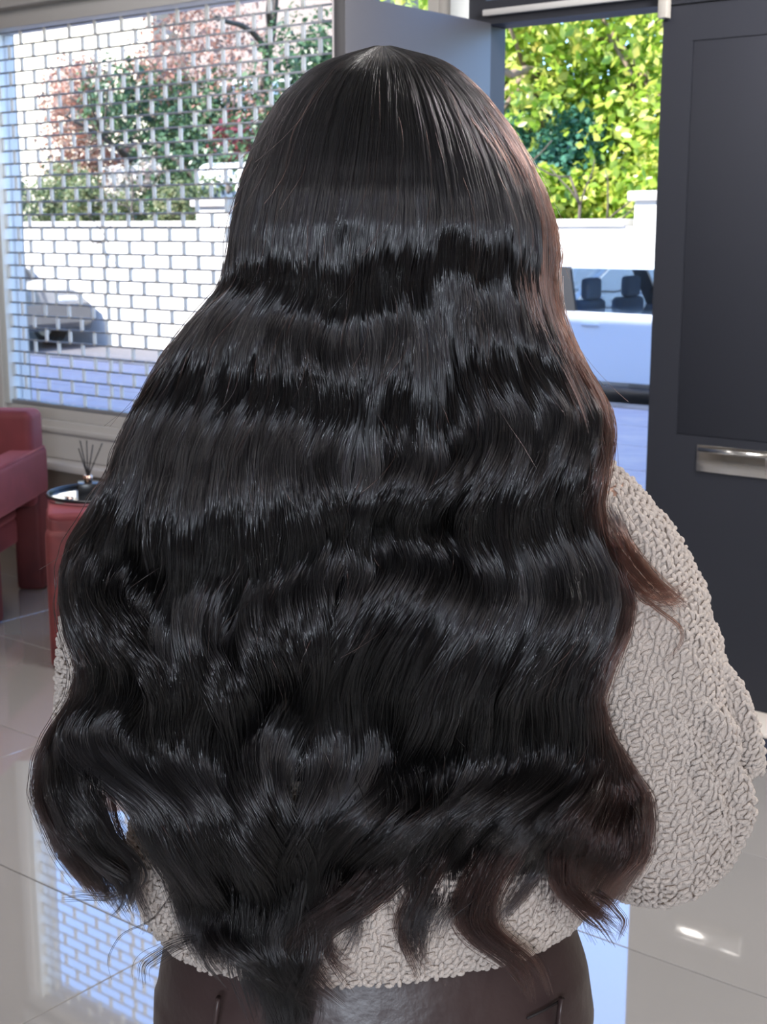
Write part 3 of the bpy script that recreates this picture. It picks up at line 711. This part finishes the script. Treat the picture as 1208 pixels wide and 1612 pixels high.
for sx in (-1, 1):
    e = MB(); e.add(*ellips(HC + [sx * .031, .070, .0], .012, .012, .012, 16, 10)); e.build('eye', M['eye'], pr, smooth=True)
# trousers
tr_ = MB()
ringloft(tr_, [(BX, 1.20, .915, .178, .118), (BX, 1.20, .88, .186, .124), (BX + .003, 1.195, .83, .200, .136), (BX + .003, 1.195, .78, .208, .142), (BX, 1.195, .73, .205, .135), (BX, 1.20, .69, .17, .10)], 48)
for sx in (-1, 1):
    tr_.tube([(BX + sx * .105, 1.195, .80), (BX + sx * .105, 1.20, .62), (BX + sx * .10, 1.20, .45), (BX + sx * .10, 1.21, .25), (BX + sx * .10, 1.21, .07)], [.10, .092, .078, .075, .080], 24)
tro = remeshed(tr_, 'trousers', M['leather'], pr, .006, 5)
def backpt(x, y, ry=.142, rx=.208, cy=1.195, off=.002):
    """point on the seat of the trousers under a pixel"""
    r = ray(x, y); best = None
    for t in np.linspace(.9, 1.5, 600):
        p = CAM + r * t
        if ((p[0] - BX) / rx) ** 2 + ((p[1] - cy) / ry) ** 2 <= 1: return p - r * off
    return CAM + r * 1.25
for pts, nm, rr in (([(830, 1603), (858, 1590), (888, 1572)], 'pocket_seam', .0012),):
    MB().tube([backpt(*q) for q in pts], rr, 6).build(nm, M['thread'], tro, smooth=True)
for x in (344, 884):
    a, b_ = backpt(x, 1572, off=.005), backpt(x - 6, 1618, off=.006)
    MB().tube([a, (a + b_) / 2, b_], .006, 8, flat=.4).build('belt_loop', M['leather'], tro, smooth=True)
for sx in (-1, 1):
    sh = MB(); cx = BX + sx * .095
    sh.tube([(cx, 1.135, .05), (cx, 1.18, .058), (cx + sx * .003, 1.25, .05), (cx + sx * .006, 1.33, .038), (cx + sx * .006, 1.395, .03)], [.028, .042, .044, .046, .026], 18, flat=.95)
    so_ = remeshed(sh, 'shoe', M['shoe'], pr, .005, 4)
    s2 = MB().box(cx - .045, cx + .05, 1.11, 1.42, 0, .014).build('sole', M['rubber'], so_, .006, 2)

# ---- sweater: lofted knit surfaces covered in stitches
class Surf:
    """loft of rings around a path; gives points, frames"""
    def __init__(s, path, ra, rb, ups=None, res=90, seg=96, bumps=0, seed=0, hint=(0, 1, 0)):
        path = np.array(path, float); ra = np.array(ra, float); rb = np.array(rb, float)
        L = np.r_[0, np.cumsum(np.linalg.norm(np.diff(path, axis=0), axis=1))]
        t = np.linspace(0, L[-1], res)
        def sm(y):
            y = np.array([np.interp(t, L, y[:, k]) for k in range(y.shape[1])]).T if y.ndim > 1 else np.interp(t, L, y)
            k = 9; pad = np.concatenate([np.repeat(y[:1], k, 0), y, np.repeat(y[-1:], k, 0)]); ker = np.hanning(2 * k + 1); ker /= ker.sum()
            return np.array([np.convolve(pad[:, c], ker, 'valid') for c in range(pad.shape[1])]).T if y.ndim > 1 else np.convolve(pad, ker, 'valid')
        p = sm(path); s.a = sm(ra); s.b = sm(rb); T_ = np.gradient(p, axis=0); T_ /= np.linalg.norm(T_, axis=1)[:, None]
        up = np.array(hint, float); U = []
        for k in range(res):
            up = up - T_[k] * (up @ T_[k]); up /= np.linalg.norm(up); U.append(up.copy())
        U = np.array(U); V = np.cross(T_, U); th = np.linspace(0, 2 * PI, seg + 1)
        s.th = th; s.t = t; s.L = L[-1]
        g = p[:, None, :] + s.a[:, None, None] * np.cos(th)[None, :, None] * V[:, None, :] + s.b[:, None, None] * np.sin(th)[None, :, None] * U[:, None, :]
        if bumps:
            nrm = g - p[:, None, :]; nrm /= np.linalg.norm(nrm, axis=2)[:, :, None]
            B = np.zeros(g.shape[:2])
            for i in range(res):
                for j in range(seg):
                    q = g[i, j]; B[i, j] = noise.noise(Vector((q[0] * 9 + seed, q[1] * 9, q[2] * 16))) + .5 * noise.noise(Vector((q[0] * 25 + seed, q[1] * 25, q[2] * 40)))
            B[:, -1] = B[:, 0]; g = g + nrm * (B * bumps)[:, :, None]
        s.g = g; s.res, s.seg = res, seg
    def ev(s, v, u):                       # v in [0,1] along, u in [0,1) round
        i = np.clip(v * (s.res - 1), 0, s.res - 1.001); j = (u % 1.0) * s.seg; i0 = i.astype(int); j0 = np.minimum(j.astype(int), s.seg - 1); fi = (i - i0)[:, None]; fj = (j - j0)[:, None]
        G = s.g; return (G[i0, j0] * (1 - fi) + G[i0 + 1, j0] * fi) * (1 - fj) + (G[i0, j0 + 1] * (1 - fi) + G[i0 + 1, j0 + 1] * fi) * fj
    def base(s, V, F_, cap0=True, cap1=True):
        b = sum(len(v) for v in V); r, c = s.res, s.seg; cen = s.g[:, :-1].mean(axis=1, keepdims=True); inn = s.g[:, :-1] + (cen - s.g[:, :-1]) * (.0025 / np.maximum(s.a, s.b))[:, None, None]
        V.append(inn.reshape(-1, 3)); i, j = np.meshgrid(np.arange(r - 1), np.arange(c), indexing='ij'); a = b + i * c + j; a2 = b + i * c + (j + 1) % c
        F_.append(np.stack([a, a2, a2 + c, a + c], 2).reshape(-1, 4))
# unit stitch: bent capsule, 4 rings of 6
def unit_stitch():
    xs = np.array([-.5, -.30, 0, .30, .5]); rr = np.array([.30, .90, 1.0, .90, .30]); hz = np.array([-.55, -.05, .28, -.05, -.55])
    vs = []
    for x, r_, h in zip(xs, rr, hz):
        for k in range(6):
            a = 2 * PI * k / 6; vs.append((x, r_ * math.cos(a), h + r_ * math.sin(a)))
    fs = [(i * 6 + k, i * 6 + (k + 1) % 6, (i + 1) * 6 + (k + 1) % 6, (i + 1) * 6 + k) for i in range(4) for k in range(6)]
    fs += [(0, 3, 2, 1), (0, 5, 4, 3), (24, 25, 26, 27), (24, 27, 28, 29)]
    return np.array(vs), np.array(fs)
UV_, UF = unit_stitch()
def stitches(surf, V, F_, row=.0052, col=.0064, ln=.0096, rad=.0021, v0=0, v1=1):
    nr = int(surf.L * (v1 - v0) / row); P_, U_, W_, = [], [], []
    circ = 2 * PI * np.sqrt((surf.a ** 2 + surf.b ** 2) / 2)
    nc = max(8, int(circ.mean() / col)) // 2 * 2
    I, J = np.meshgrid(np.arange(nr), np.arange(nc), indexing='ij'); I = I.ravel(); J = J.ravel()
    v = v0 + (I + .5) / nr * (v1 - v0); u = (J + .5 * (I % 2)) / nc + rng.normal(size=len(I)) * .0006
    v = np.clip(v + rng.normal(size=len(I)) * .0007 / surf.L, 0.001, .999)
    e = 1e-3; p = surf.ev(v, u); tu = surf.ev(v, u + e) - surf.ev(v, u - e); tv = surf.ev(np.clip(v + e, 0, 1), u) - surf.ev(np.clip(v - e, 0, 1), u)
    tu /= np.linalg.norm(tu, axis=1)[:, None] + 1e-12; tv /= np.linalg.norm(tv, axis=1)[:, None] + 1e-12
    n = np.cross(tu, tv); n /= np.linalg.norm(n, axis=1)[:, None] + 1e-12
    # outward
    vi = np.clip((v * (surf.res - 1)).astype(int), 0, surf.res - 1); cen = surf.g[:, :-1].mean(axis=1)[vi]; sg = np.sign(((p - cen) * n).sum(1)); n *= sg[:, None]
    tv = np.cross(n, tu)
    par = (I + J) % 2
    ang = np.where(par == 0, .25, 1.22) + rng.normal(size=len(I)) * .22
    X = tu * np.cos(ang)[:, None] + tv * np.sin(ang)[:, None]; Y_ = np.cross(n, X)
    ll = ln * (.85 + .3 * rng.random(len(I))); r_ = rad * (.85 + .3 * rng.random(len(I))); lift = .0008 * rng.normal(size=len(I))
    vv = p[:, None, :] + n[:, None, :] * lift[:, None, None] + UV_[None, :, 0:1] * ll[:, None, None] * X[:, None, :] + UV_[None, :, 1:2] * r_[:, None, None] * Y_[:, None, :] + UV_[None, :, 2:3] * r_[:, None, None] * n[:, None, :]
    b = sum(len(q) for q in V); V.append(vv.reshape(-1, 3)); m_ = len(UV_)
    F_.append((UF[None, :, :] + (b + np.arange(len(I)) * m_)[:, None, None]).reshape(-1, 4))
SV, SF = [], []
torso = Surf([(BX + .005, 1.195, .872), (BX + .003, 1.195, .90), (BX, 1.195, .95), (BX - .004, 1.20, 1.02), (BX, 1.20, 1.10), (BX, 1.20, 1.18), (BX, 1.20, 1.26), (BX, 1.195, 1.305), (BX, 1.19, 1.34), (BX, 1.185, 1.37)],
             [.192, .212, .222, .212, .20, .195, .185, .150, .095, .062], [.128, .140, .142, .135, .125, .120, .112, .095, .080, .066], res=120, seg=160, bumps=.006, seed=3)
torso.base(SV, SF); stitches(torso, SV, SF)
rs = Surf([P(800, 745, 1.20), P(870, 790, 1.20), P(930, 870, 1.20), P(975, 980, 1.19), P(1012, 1100, 1.185), P(1030, 1210, 1.185), P(1032, 1290, 1.20), P(1026, 1310, 1.25), P(1000, 1300, 1.33), P(930, 1240, 1.41), P(820, 1180, 1.46)],
          [.045, .062, .074, .078, .079, .080, .078, .076, .066, .055, .042], [.045, .062, .072, .074, .074, .076, .076, .070, .062, .052, .042], res=110, seg=96, bumps=.007, seed=11)
rs.base(SV, SF); stitches(rs, SV, SF)
ls = Surf([(-.12, 1.195, 1.285), (-.17, 1.19, 1.26), (-.205, 1.185, 1.20), (-.225, 1.19, 1.12), (-.235, 1.22, 1.05), (-.225, 1.29, 1.03), (-.17, 1.38, 1.045), (-.08, 1.46, 1.06)],
          [.05, .062, .068, .068, .064, .060, .054, .042], [.05, .062, .068, .066, .064, .060, .054, .042], res=90, seg=90, bumps=.006, seed=5)
ls.base(SV, SF); stitches(ls, SV, SF)
# folds bunched at the crook of the right elbow
for pts, rad in (([P(1108, 1020, 1.16), P(1142, 1075, 1.16), P(1163, 1130, 1.165), P(1180, 1185, 1.17), P(1182, 1218, 1.18)], [.006, .013, .015, .014, .010]),
                 ([P(1085, 1090, 1.13), P(1118, 1120, 1.13), P(1138, 1160, 1.135), P(1150, 1200, 1.14)], [.004, .012, .015, .008]),
                 ([P(1060, 1120, 1.12), P(1090, 1180, 1.12), P(1115, 1250, 1.125), P(1135, 1310, 1.14)], [.004, .009, .012, .006]),
                 ([P(1130, 1180, 1.14), P(1158, 1230, 1.15), P(1165, 1290, 1.16), P(1145, 1345, 1.18)], [.006, .014, .014, .006])):
    f = Surf(pts, rad, rad, res=30, seg=24, seed=2); f.base(SV, SF); stitches(f, SV, SF)
# rolled hem
swm = npmesh('sweater', np.concatenate(SV), np.concatenate(SF))
sw = link('sweater', swm, M['knit'], pr, True); sw['label'] = 'chunky cream knit sweater'

# ================================================================== HAIR
YK = np.array([70, 90, 110, 150, 200, 250, 300, 350, 400, 450, 500, 550, 600, 650, 700, 750, 800, 850, 900, 950, 1000, 1050, 1100, 1150, 1200, 1250, 1300, 1350, 1400, 1450, 1500, 1560, 1620], float)
LEFT = np.array([600, 530, 490, 445, 413, 393, 378, 368, 362, 350, 310, 270, 238, 212, 192, 178, 150, 118, 104, 103, 112, 128, 118, 90, 78, 82, 100, 130, 165, 185, 200, 215, 230], float)
RIGHT = np.array([606, 685, 722, 765, 803, 832, 855, 870, 878, 872, 880, 902, 932, 957, 958, 950, 945, 955, 975, 985, 975, 955, 943, 955, 983, 1003, 1008, 1000, 985, 975, 970, 960, 950], float)
CENT = np.array([603, 603, 603, 602, 600, 596, 590, 584, 578, 572, 570, 572, 572, 570, 562, 556, 550, 545, 540, 530, 520, 508, 498, 490, 484, 478, 470, 462, 452, 445, 440, 440, 440], float)
DBACK = np.array([1.150, 1.105, 1.085, 1.064, 1.049, 1.038, 1.030, 1.027, 1.029, 1.033, 1.036, 1.034, 1.030, 1.026, 1.022, 1.020, 1.018, 1.016, 1.014, 1.012, 1.012, 1.014, 1.018, 1.022, 1.022, 1.018, 1.018, 1.024, 1.032, 1.036, 1.04, 1.045, 1.05])
DSIDE = np.array([.00, .05, .07, .095, .105, .11, .11, .105, .10, .09, .085, .08, .08, .08, .08, .08, .08, .078, .075, .072, .07, .068, .066, .062, .058, .055, .052, .048, .044, .04, .036, .03, .03])
# wave phase (turns) for the out-of-plane wave: a shine band sits near each integer
PHR = np.interp(YK, [70, 210, 345, 415, 500, 600, 715, 825, 965, 1120, 1260, 1370, 1470, 1620], [-1.0, -.6, 0, .5, 1, 1.5, 2, 2.5, 3, 3.5, 4, 4.5, 5, 5.7])
PHL = np.interp(YK, [70, 210, 385, 455, 545, 625, 725, 835, 985, 1130, 1280, 1390, 1490, 1620], [-1.0, -.6, 0, .5, 1, 1.5, 2, 2.5, 3, 3.5, 4, 4.5, 5, 5.7])
AMP = np.interp(YK, [70, 230, 340, 500, 700, 900, 1150, 1300, 1620], [0, .0004, .0010, .0038, .0076, .0125, .0155, .014, .012])
# bottom locks: fraction range, centres and half widths at y = 1150, 1250, 1350, 1450, 1550, 1620, and where they end
LY = np.array([1130, 1250, 1350, 1450, 1550, 1620.])
LOCKS = [(-1.3, -.80, [118, 104, 150, 215, 190, 160], [44, 30, 34, 26, 10, 8], 1415),
         (-.80, -.34, [255, 282, 300, 335, 372, 380], [95, 72, 62, 44, 16, 8], 1500),
         (-.34, .02, [420, 408, 412, 425, 440, 450], [75, 66, 60, 52, 34, 20], 1625),
         (.02, .30, [575, 560, 540, 500, 492, 510], [82, 78, 66, 46, 28, 10], 1490),
         (.30, .58, [705, 702, 678, 640, 665, 690], [68, 70, 68, 52, 26, 10], 1455),
         (.58, .84, [825, 832, 800, 742, 815, 835], [62, 66, 66, 50, 22, 10], 1440),
         (.84, 1.3, [918, 948, 930, 885, 960, 975], [40, 58, 62, 44, 20, 8], 1420)]
def hair_xy(t, yk, layer, wob, ph, ams=1.0):
    """t signed fraction -1..1 (beyond +-1 wraps to the front); yk heights in pixels down the fall; returns x px and depth Y"""
    L_, R_, C_ = np.interp(yk, YK, LEFT), np.interp(yk, YK, RIGHT), np.interp(yk, YK, CENT)
    a = np.clip(np.abs(t), 0, 1.55) * PI / 2
    edge = R_ if t >= 0 else L_
    x = C_ + (edge - C_) * np.sin(a) * (1 - layer * .10)
    blend = np.clip((yk - 1130) / 170, 0, 1); blend = blend * blend * (3 - 2 * blend)
    for lo, hi, cx, hw_, ye in LOCKS:
        if lo <= t < hi:
            lo2, hi2 = max(lo, -1.05), min(hi, 1.05); k = np.clip(2 * (t - lo2) / (hi2 - lo2) - 1, -1.15, 1.15)
            xl = np.interp(yk, LY, cx) + k * np.interp(yk, LY, hw_); x = x * (1 - blend) + xl * blend
    P_ = np.interp(yk, YK, PHR if t >= 0 else PHL) ; am = np.interp(yk, YK, AMP)
    if abs(t) < .12:
        k = (t + .12) / .24; P_ = np.interp(yk, YK, PHL) * (1 - k) + np.interp(yk, YK, PHR) * k
    P_ = P_ + ph; am = am * ams
    dep = np.interp(yk, YK, DBACK) + np.interp(yk, YK, DSIDE) * (1 - np.cos(a)) + layer * .022
    dep = dep + am * np.cos(2 * PI * (P_ + .27)) * (1 - .25 * layer)     # crest just below the shine band
    x = x + wob * 1.0 + am * 1900 * np.sin(2 * PI * (P_ + .27)) * (.75 if t >= 0 else -.75) * np.clip(np.cos(a) + .15, 0, 1)
    return x, dep
NPT = 64
def to_world(x, y, Y):
    a = (x - 604) / FPX; b_ = (806 - y) / FPX; ry = CT + b_ * ST; rz = -ST + b_ * CT; k = Y / ry
    return np.stack([a * k, Y, 1.5 + rz * k], -1)
def sm1(seed, y, sc):                        # cheap smooth noise along y
    r_ = np.random.default_rng(seed); k = r_.normal(size=40); g = y / sc; i = g.astype(int) % 39; f = g - g.astype(int); f = f * f * (3 - 2 * f); return k[i] * (1 - f) + k[i + 1] * f
NCL = 430
cl_t = np.sort(np.clip(np.linspace(-1.32, 1.32, NCL) + rng.normal(size=NCL) * .004, -1.35, 1.35))
yy_full = np.linspace(70, 1640, 160)
cl_ph = np.array([.05 * sm1(1000 + i // 14, yy_full, 340) + .03 * sm1(60000 + i // 4, yy_full, 300) + .045 * sm1(50 + i, yy_full, 320) for i in range(NCL)])
cl_x = np.array([(3.2 * sm1(70000 + i // 4, yy_full, 170) + 2.2 * sm1(500 + i, yy_full, 190)) * np.interp(yy_full, [70, 350, 1000, 1400, 1620], [.15, .5, 1.2, 2.2, 3]) for i in range(NCL)])
cl_d = np.array([(.0013 * sm1(900 + i, yy_full, 260) + .0020 * sm1(20000 + i // 4, yy_full, 240)) * np.interp(yy_full, [70, 300, 600, 1200], [.15, .5, 1.0, 1.6]) for i in range(NCL)])
cl_len = rng.normal(size=NCL) * 18 + np.repeat(rng.normal(size=NCL // 5 + 1), 5)[:NCL] * 24
def lowphase(t, y):
    return np.array([noise.noise(Vector((t * 2.2 + 7.3, yk / 330.0, 4.1))) for yk in y]) * .34 + np.array([noise.noise(Vector((t * 8.0 + 1.3, yk / 380.0, 9.1))) for yk in y]) * .12
yn = yy_full[::4]
cl_ph += np.array([np.interp(yy_full, yn, lowphase(cl_t[i], yn)) for i in range(NCL)])
cl_am = np.array([np.clip(1 + .28 * sm1(7000 + i // 14, yy_full, 260) + .10 * sm1(8000 + i, yy_full, 240), .25, 1.9) for i in range(NCL)])
pos_all, tint_all, rad_all, sizes = [], [], [], []
def lock_end(t):
    for lo, hi, cx, hw_, ye in LOCKS:
        if lo <= t < hi: return ye
    return 1450
NS = 26000
for i in range(NS):
    c = rng.integers(NCL); t0 = cl_t[c]; dt = rng.normal() * .0048
    t = t0 + dt; layer = rng.random() ** 1.5
    y0 = 72 + (rng.random() ** 2.2) * 190 * (1 if abs(t) > .1 else .7) if rng.random() < .72 else 72 + rng.random() * 18
    ye = lock_end(t) + cl_len[c] - abs(rng.normal()) * (55 if t < .02 else 75) - (rng.random() < .25) * rng.random() * 260
    y = y0 + (ye - y0) * np.linspace(0, 1, NPT)
    wob = np.interp(y, yy_full, cl_x[c]) + rng.normal() * 2.2 * np.interp(y, [70, 400, 1640], [.2, .8, 3.2])
    ph = np.interp(y, yy_full, cl_ph[c]) + rng.normal() * .035
    x, Y = hair_xy(t, y, layer, wob, ph, np.interp(y, yy_full, cl_am[c]))
    # locks pinch towards their clump line near the tips
    Y = Y + np.interp(y, yy_full, cl_d[c]) + rng.normal() * .0007
    fr = rng.random()
    if fr < .06:                              # frizz
        x = x + np.cumsum(rng.normal(size=NPT)) * 1.1; Y = Y - abs(rng.normal()) * .003 * np.linspace(0, 1, NPT)
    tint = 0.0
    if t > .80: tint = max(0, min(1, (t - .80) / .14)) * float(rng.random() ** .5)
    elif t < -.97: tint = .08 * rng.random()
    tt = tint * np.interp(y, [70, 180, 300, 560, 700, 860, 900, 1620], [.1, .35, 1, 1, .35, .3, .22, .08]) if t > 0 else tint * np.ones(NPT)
    pos_all.append(to_world(x, y, Y)); tint_all.append(tt)
    r_ = (.00021 + .00010 * rng.random()) * np.interp(np.linspace(0, 1, NPT), [0, .05, .8, 1], [.8, 1, .9, .3]); rad_all.append(r_); sizes.append(NPT)
def guide(pts, Y0, Y1, w0, w1, n, tint=0, spread=1.0, drop=.3):
    """an extra lock: px polyline, its depth range, half widths, strand count; made of several thinner wisps"""
    k = 1 if n < 40 else 6
    for v in range(k):
        q = np.array(pts, float); g = np.linspace(0, 1, len(q))[:, None]
        if k > 1: q = q + rng.normal(size=(1, 2)) * [w0 * .55, 4] * (1 - g * .3) + rng.normal(size=q.shape) * 5 * g + rng.normal(size=(1, 2)) * [9, 12] * g ** 2
        wisp(q, Y0 + rng.normal() * .003, Y1 + rng.normal() * .003, w0 * (.55 if k > 1 else 1), w1 * (.6 if k > 1 else 1), n // k, tint, spread, drop)
def wisp(pts, Y0, Y1, w0, w1, n, tint, spread, drop):
    L_ = np.r_[0, np.cumsum(np.linalg.norm(np.diff(pts, axis=0), axis=1))]; L_ /= L_[-1]
    tq = np.linspace(0, 1, 200); gx = np.interp(tq, L_, pts[:, 0]); gy = np.interp(tq, L_, pts[:, 1]); k = np.hanning(57); k /= k.sum(); h = 28
    gx = np.convolve(np.r_[gx[0] + (np.arange(h) - h) * (gx[1] - gx[0]), gx, gx[-1] + (np.arange(h) + 1) * (gx[-1] - gx[-2])], k, 'valid')
    gy = np.convolve(np.r_[gy[0] + (np.arange(h) - h) * (gy[1] - gy[0]), gy, gy[-1] + (np.arange(h) + 1) * (gy[-1] - gy[-2])], k, 'valid')
    tx, ty = np.gradient(gx), np.gradient(gy); q = np.hypot(tx, ty); nx_, ny_ = -ty / q, tx / q
    for _ in range(n):
        e = 1 - abs(rng.normal()) * drop * .8; e = max(.30, e); us = rng.random() * .28; u = np.linspace(min(us, e - .05), e, NPT); o1, o2 = np.clip(rng.normal() * .6, -1.4, 1.4), rng.normal() * .3
        wd = (w0 + (w1 - w0) * u) * np.interp(u / e, [0, .7, 1], [1, 1, .7]) ; of = wd * (o1 + o2 * u * spread)
        x = np.interp(u, tq, gx) + np.interp(u, tq, nx_) * of; y = np.interp(u, tq, gy) + np.interp(u, tq, ny_) * of
        Y = Y0 + (Y1 - Y0) * u + rng.normal() * .004 + .035 * np.clip(1 - (u - u[0]) / .2, 0, 1) ** 1.5
        pos_all.append(to_world(x, y, Y)); tint_all.append(tint * rng.random() * np.interp(u, [.08, .45], [.1, 1])); rad_all.append((.00018 + .00008 * rng.random()) * np.interp(u / e, [0, .85, 1], [1, .8, .25])); sizes.append(NPT)
guide([(960, 800), (985, 860), (1020, 905), (1050, 935), (1082, 962)], 1.085, 1.105, 16, 14, 190, .7)
guide([(955, 830), (985, 900), (1020, 940), (1060, 950), (1086, 935)], 1.085, 1.105, 10, 16, 70, .7)
guide([(960, 860), (1000, 930), (1050, 970), (1075, 985), (1080, 1005), (1060, 1035), (1035, 1050)], 1.085, 1.10, 6, 5, 10, .5)
guide([(905, 1240), (880, 1340), (880, 1400), (905, 1425), (940, 1450), (975, 1468)], 1.06, 1.065, 30, 10, 300, .3)
guide([(930, 1400), (960, 1420), (985, 1450), (972, 1485)], 1.06, 1.07, 8, 6, 24, .3)
guide([(805, 1230), (790, 1320), (740, 1400), (728, 1450), (762, 1480), (805, 1505), (828, 1535), (838, 1562)], 1.045, 1.05, 36, 15, 460, .25)
guide([(710, 1230), (705, 1330), (665, 1405), (635, 1470), (655, 1505), (672, 1535)], 1.045, 1.05, 22, 12, 200, .15)
guide([(665, 1240), (650, 1330), (570, 1420), (505, 1458), (468, 1495), (470, 1532), (500, 1565), (540, 1580)], 1.035, 1.045, 42, 16, 800, .1)
guide([(540, 1300), (520, 1400), (505, 1450), (515, 1510), (555, 1545)], 1.04, 1.05, 16, 12, 160, .1)
guide([(440, 1350), (430, 1450), (420, 1530), (440, 1620)], 1.04, 1.055, 42, 28, 500)
guide([(470, 1250), (490, 1330), (470, 1400), (455, 1500), (480, 1640)], 1.03, 1.05, 14, 10, 180)
guide([(90, 1180), (84, 1230), (110, 1300), (160, 1355), (205, 1385), (200, 1412), (178, 1425)], 1.05, 1.06, 15, 9, 420)
guide([(150, 1180), (135, 1240), (160, 1310), (205, 1350), (222, 1380), (205, 1410)], 1.05, 1.06, 16, 8, 260)
guide([(180, 1190), (170, 1250), (185, 1310), (215, 1360)], 1.055, 1.06, 8, 6, 50, .3)
guide([(195, 1400), (170, 1412), (130, 1408), (90, 1412)], 1.06, 1.06, 5, 12, 10)
guide([(330, 1470), (270, 1490), (225, 1520), (230, 1560)], 1.06, 1.06, 5, 22, 26)
guide([(290, 1380), (240, 1450), (190, 1470), (168, 1510), (178, 1545)], 1.06, 1.06, 2, 4, 5)
guide([(310, 1470), (325, 1520), (360, 1560)], 1.055, 1.05, 3, 3, 8)
guide([(985, 1260), (1008, 1290), (1004, 1340), (975, 1385), (950, 1420)], 1.065, 1.07, 24, 12, 120, .3)
guide([(870, 370), (877, 420), (872, 480), (905, 560), (950, 640), (945, 700), (955, 640)][:6], 1.12, 1.09, 9, 8, 70, .8)
guide([(600, 1180), (620, 1260), (600, 1350)], 1.012, 1.012, 60, 60, 30)
# reddish lengths at the right temple
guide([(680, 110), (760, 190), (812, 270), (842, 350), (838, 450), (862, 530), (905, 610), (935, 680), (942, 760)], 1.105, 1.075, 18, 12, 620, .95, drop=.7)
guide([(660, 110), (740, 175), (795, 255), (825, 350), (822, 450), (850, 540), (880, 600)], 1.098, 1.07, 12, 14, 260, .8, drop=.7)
# strays
for _ in range(240):
    t = rng.uniform(-1.02, 1.02); y0 = rng.uniform(90, 1250); Ln = rng.uniform(60, 220); y = y0 + np.linspace(0, 1, NPT) * Ln
    x, Y = hair_xy(t, y, 0, 0, 0); u = np.linspace(0, 1, NPT)
    x = x + rng.normal() * 26 * u ** 2 + np.sin(u * rng.uniform(2, 6)) * 5; Y = Y - .004 - abs(rng.normal()) * .008 * u
    pos_all.append(to_world(x, y, Y)); tint_all.append(np.full(NPT, .25 * rng.random())); rad_all.append(np.full(NPT, .00012)); sizes.append(NPT)
hc = bpy.data.hair_curves.new('hair'); hc.add_curves(sizes)
pa = np.concatenate(pos_all).astype(np.float32); hc.attributes['position'].data.foreach_set('vector', pa.ravel())
ra_ = hc.attributes.get('radius') or hc.attributes.new('radius', 'FLOAT', 'POINT'); ra_.data.foreach_set('value', np.concatenate(rad_all).astype(np.float32))
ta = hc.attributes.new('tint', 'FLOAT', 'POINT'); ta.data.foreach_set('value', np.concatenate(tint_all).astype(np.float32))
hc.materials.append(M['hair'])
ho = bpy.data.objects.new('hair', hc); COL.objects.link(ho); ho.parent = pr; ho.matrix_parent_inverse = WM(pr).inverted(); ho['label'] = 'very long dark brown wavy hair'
# dark underlayer so that nothing shows between the strands
vs = []; ycore = np.linspace(84, 1230, 60); ts = np.linspace(-1.45, 1.45, 60)
for yk in ycore:
    for t in ts:
        x, Y = hair_xy(t, np.array([yk]), 1.0, 0, 0); e = np.interp(yk, [84, 150, 1100, 1230], [.90, .95, .93, .80]); c0 = np.interp(yk, YK, CENT)
        vs.append(to_world(c0 + (x - c0) * e, np.array([yk]), Y + .006)[0])
vs = np.array(vs); i, j = np.meshgrid(np.arange(59), np.arange(59), indexing='ij'); a = i * 60 + j
link('hair_underlayer', npmesh('hair_underlayer', vs, np.stack([a, a + 60, a + 61, a + 1], 2).reshape(-1, 4)), M['hair_core'], ho, True)
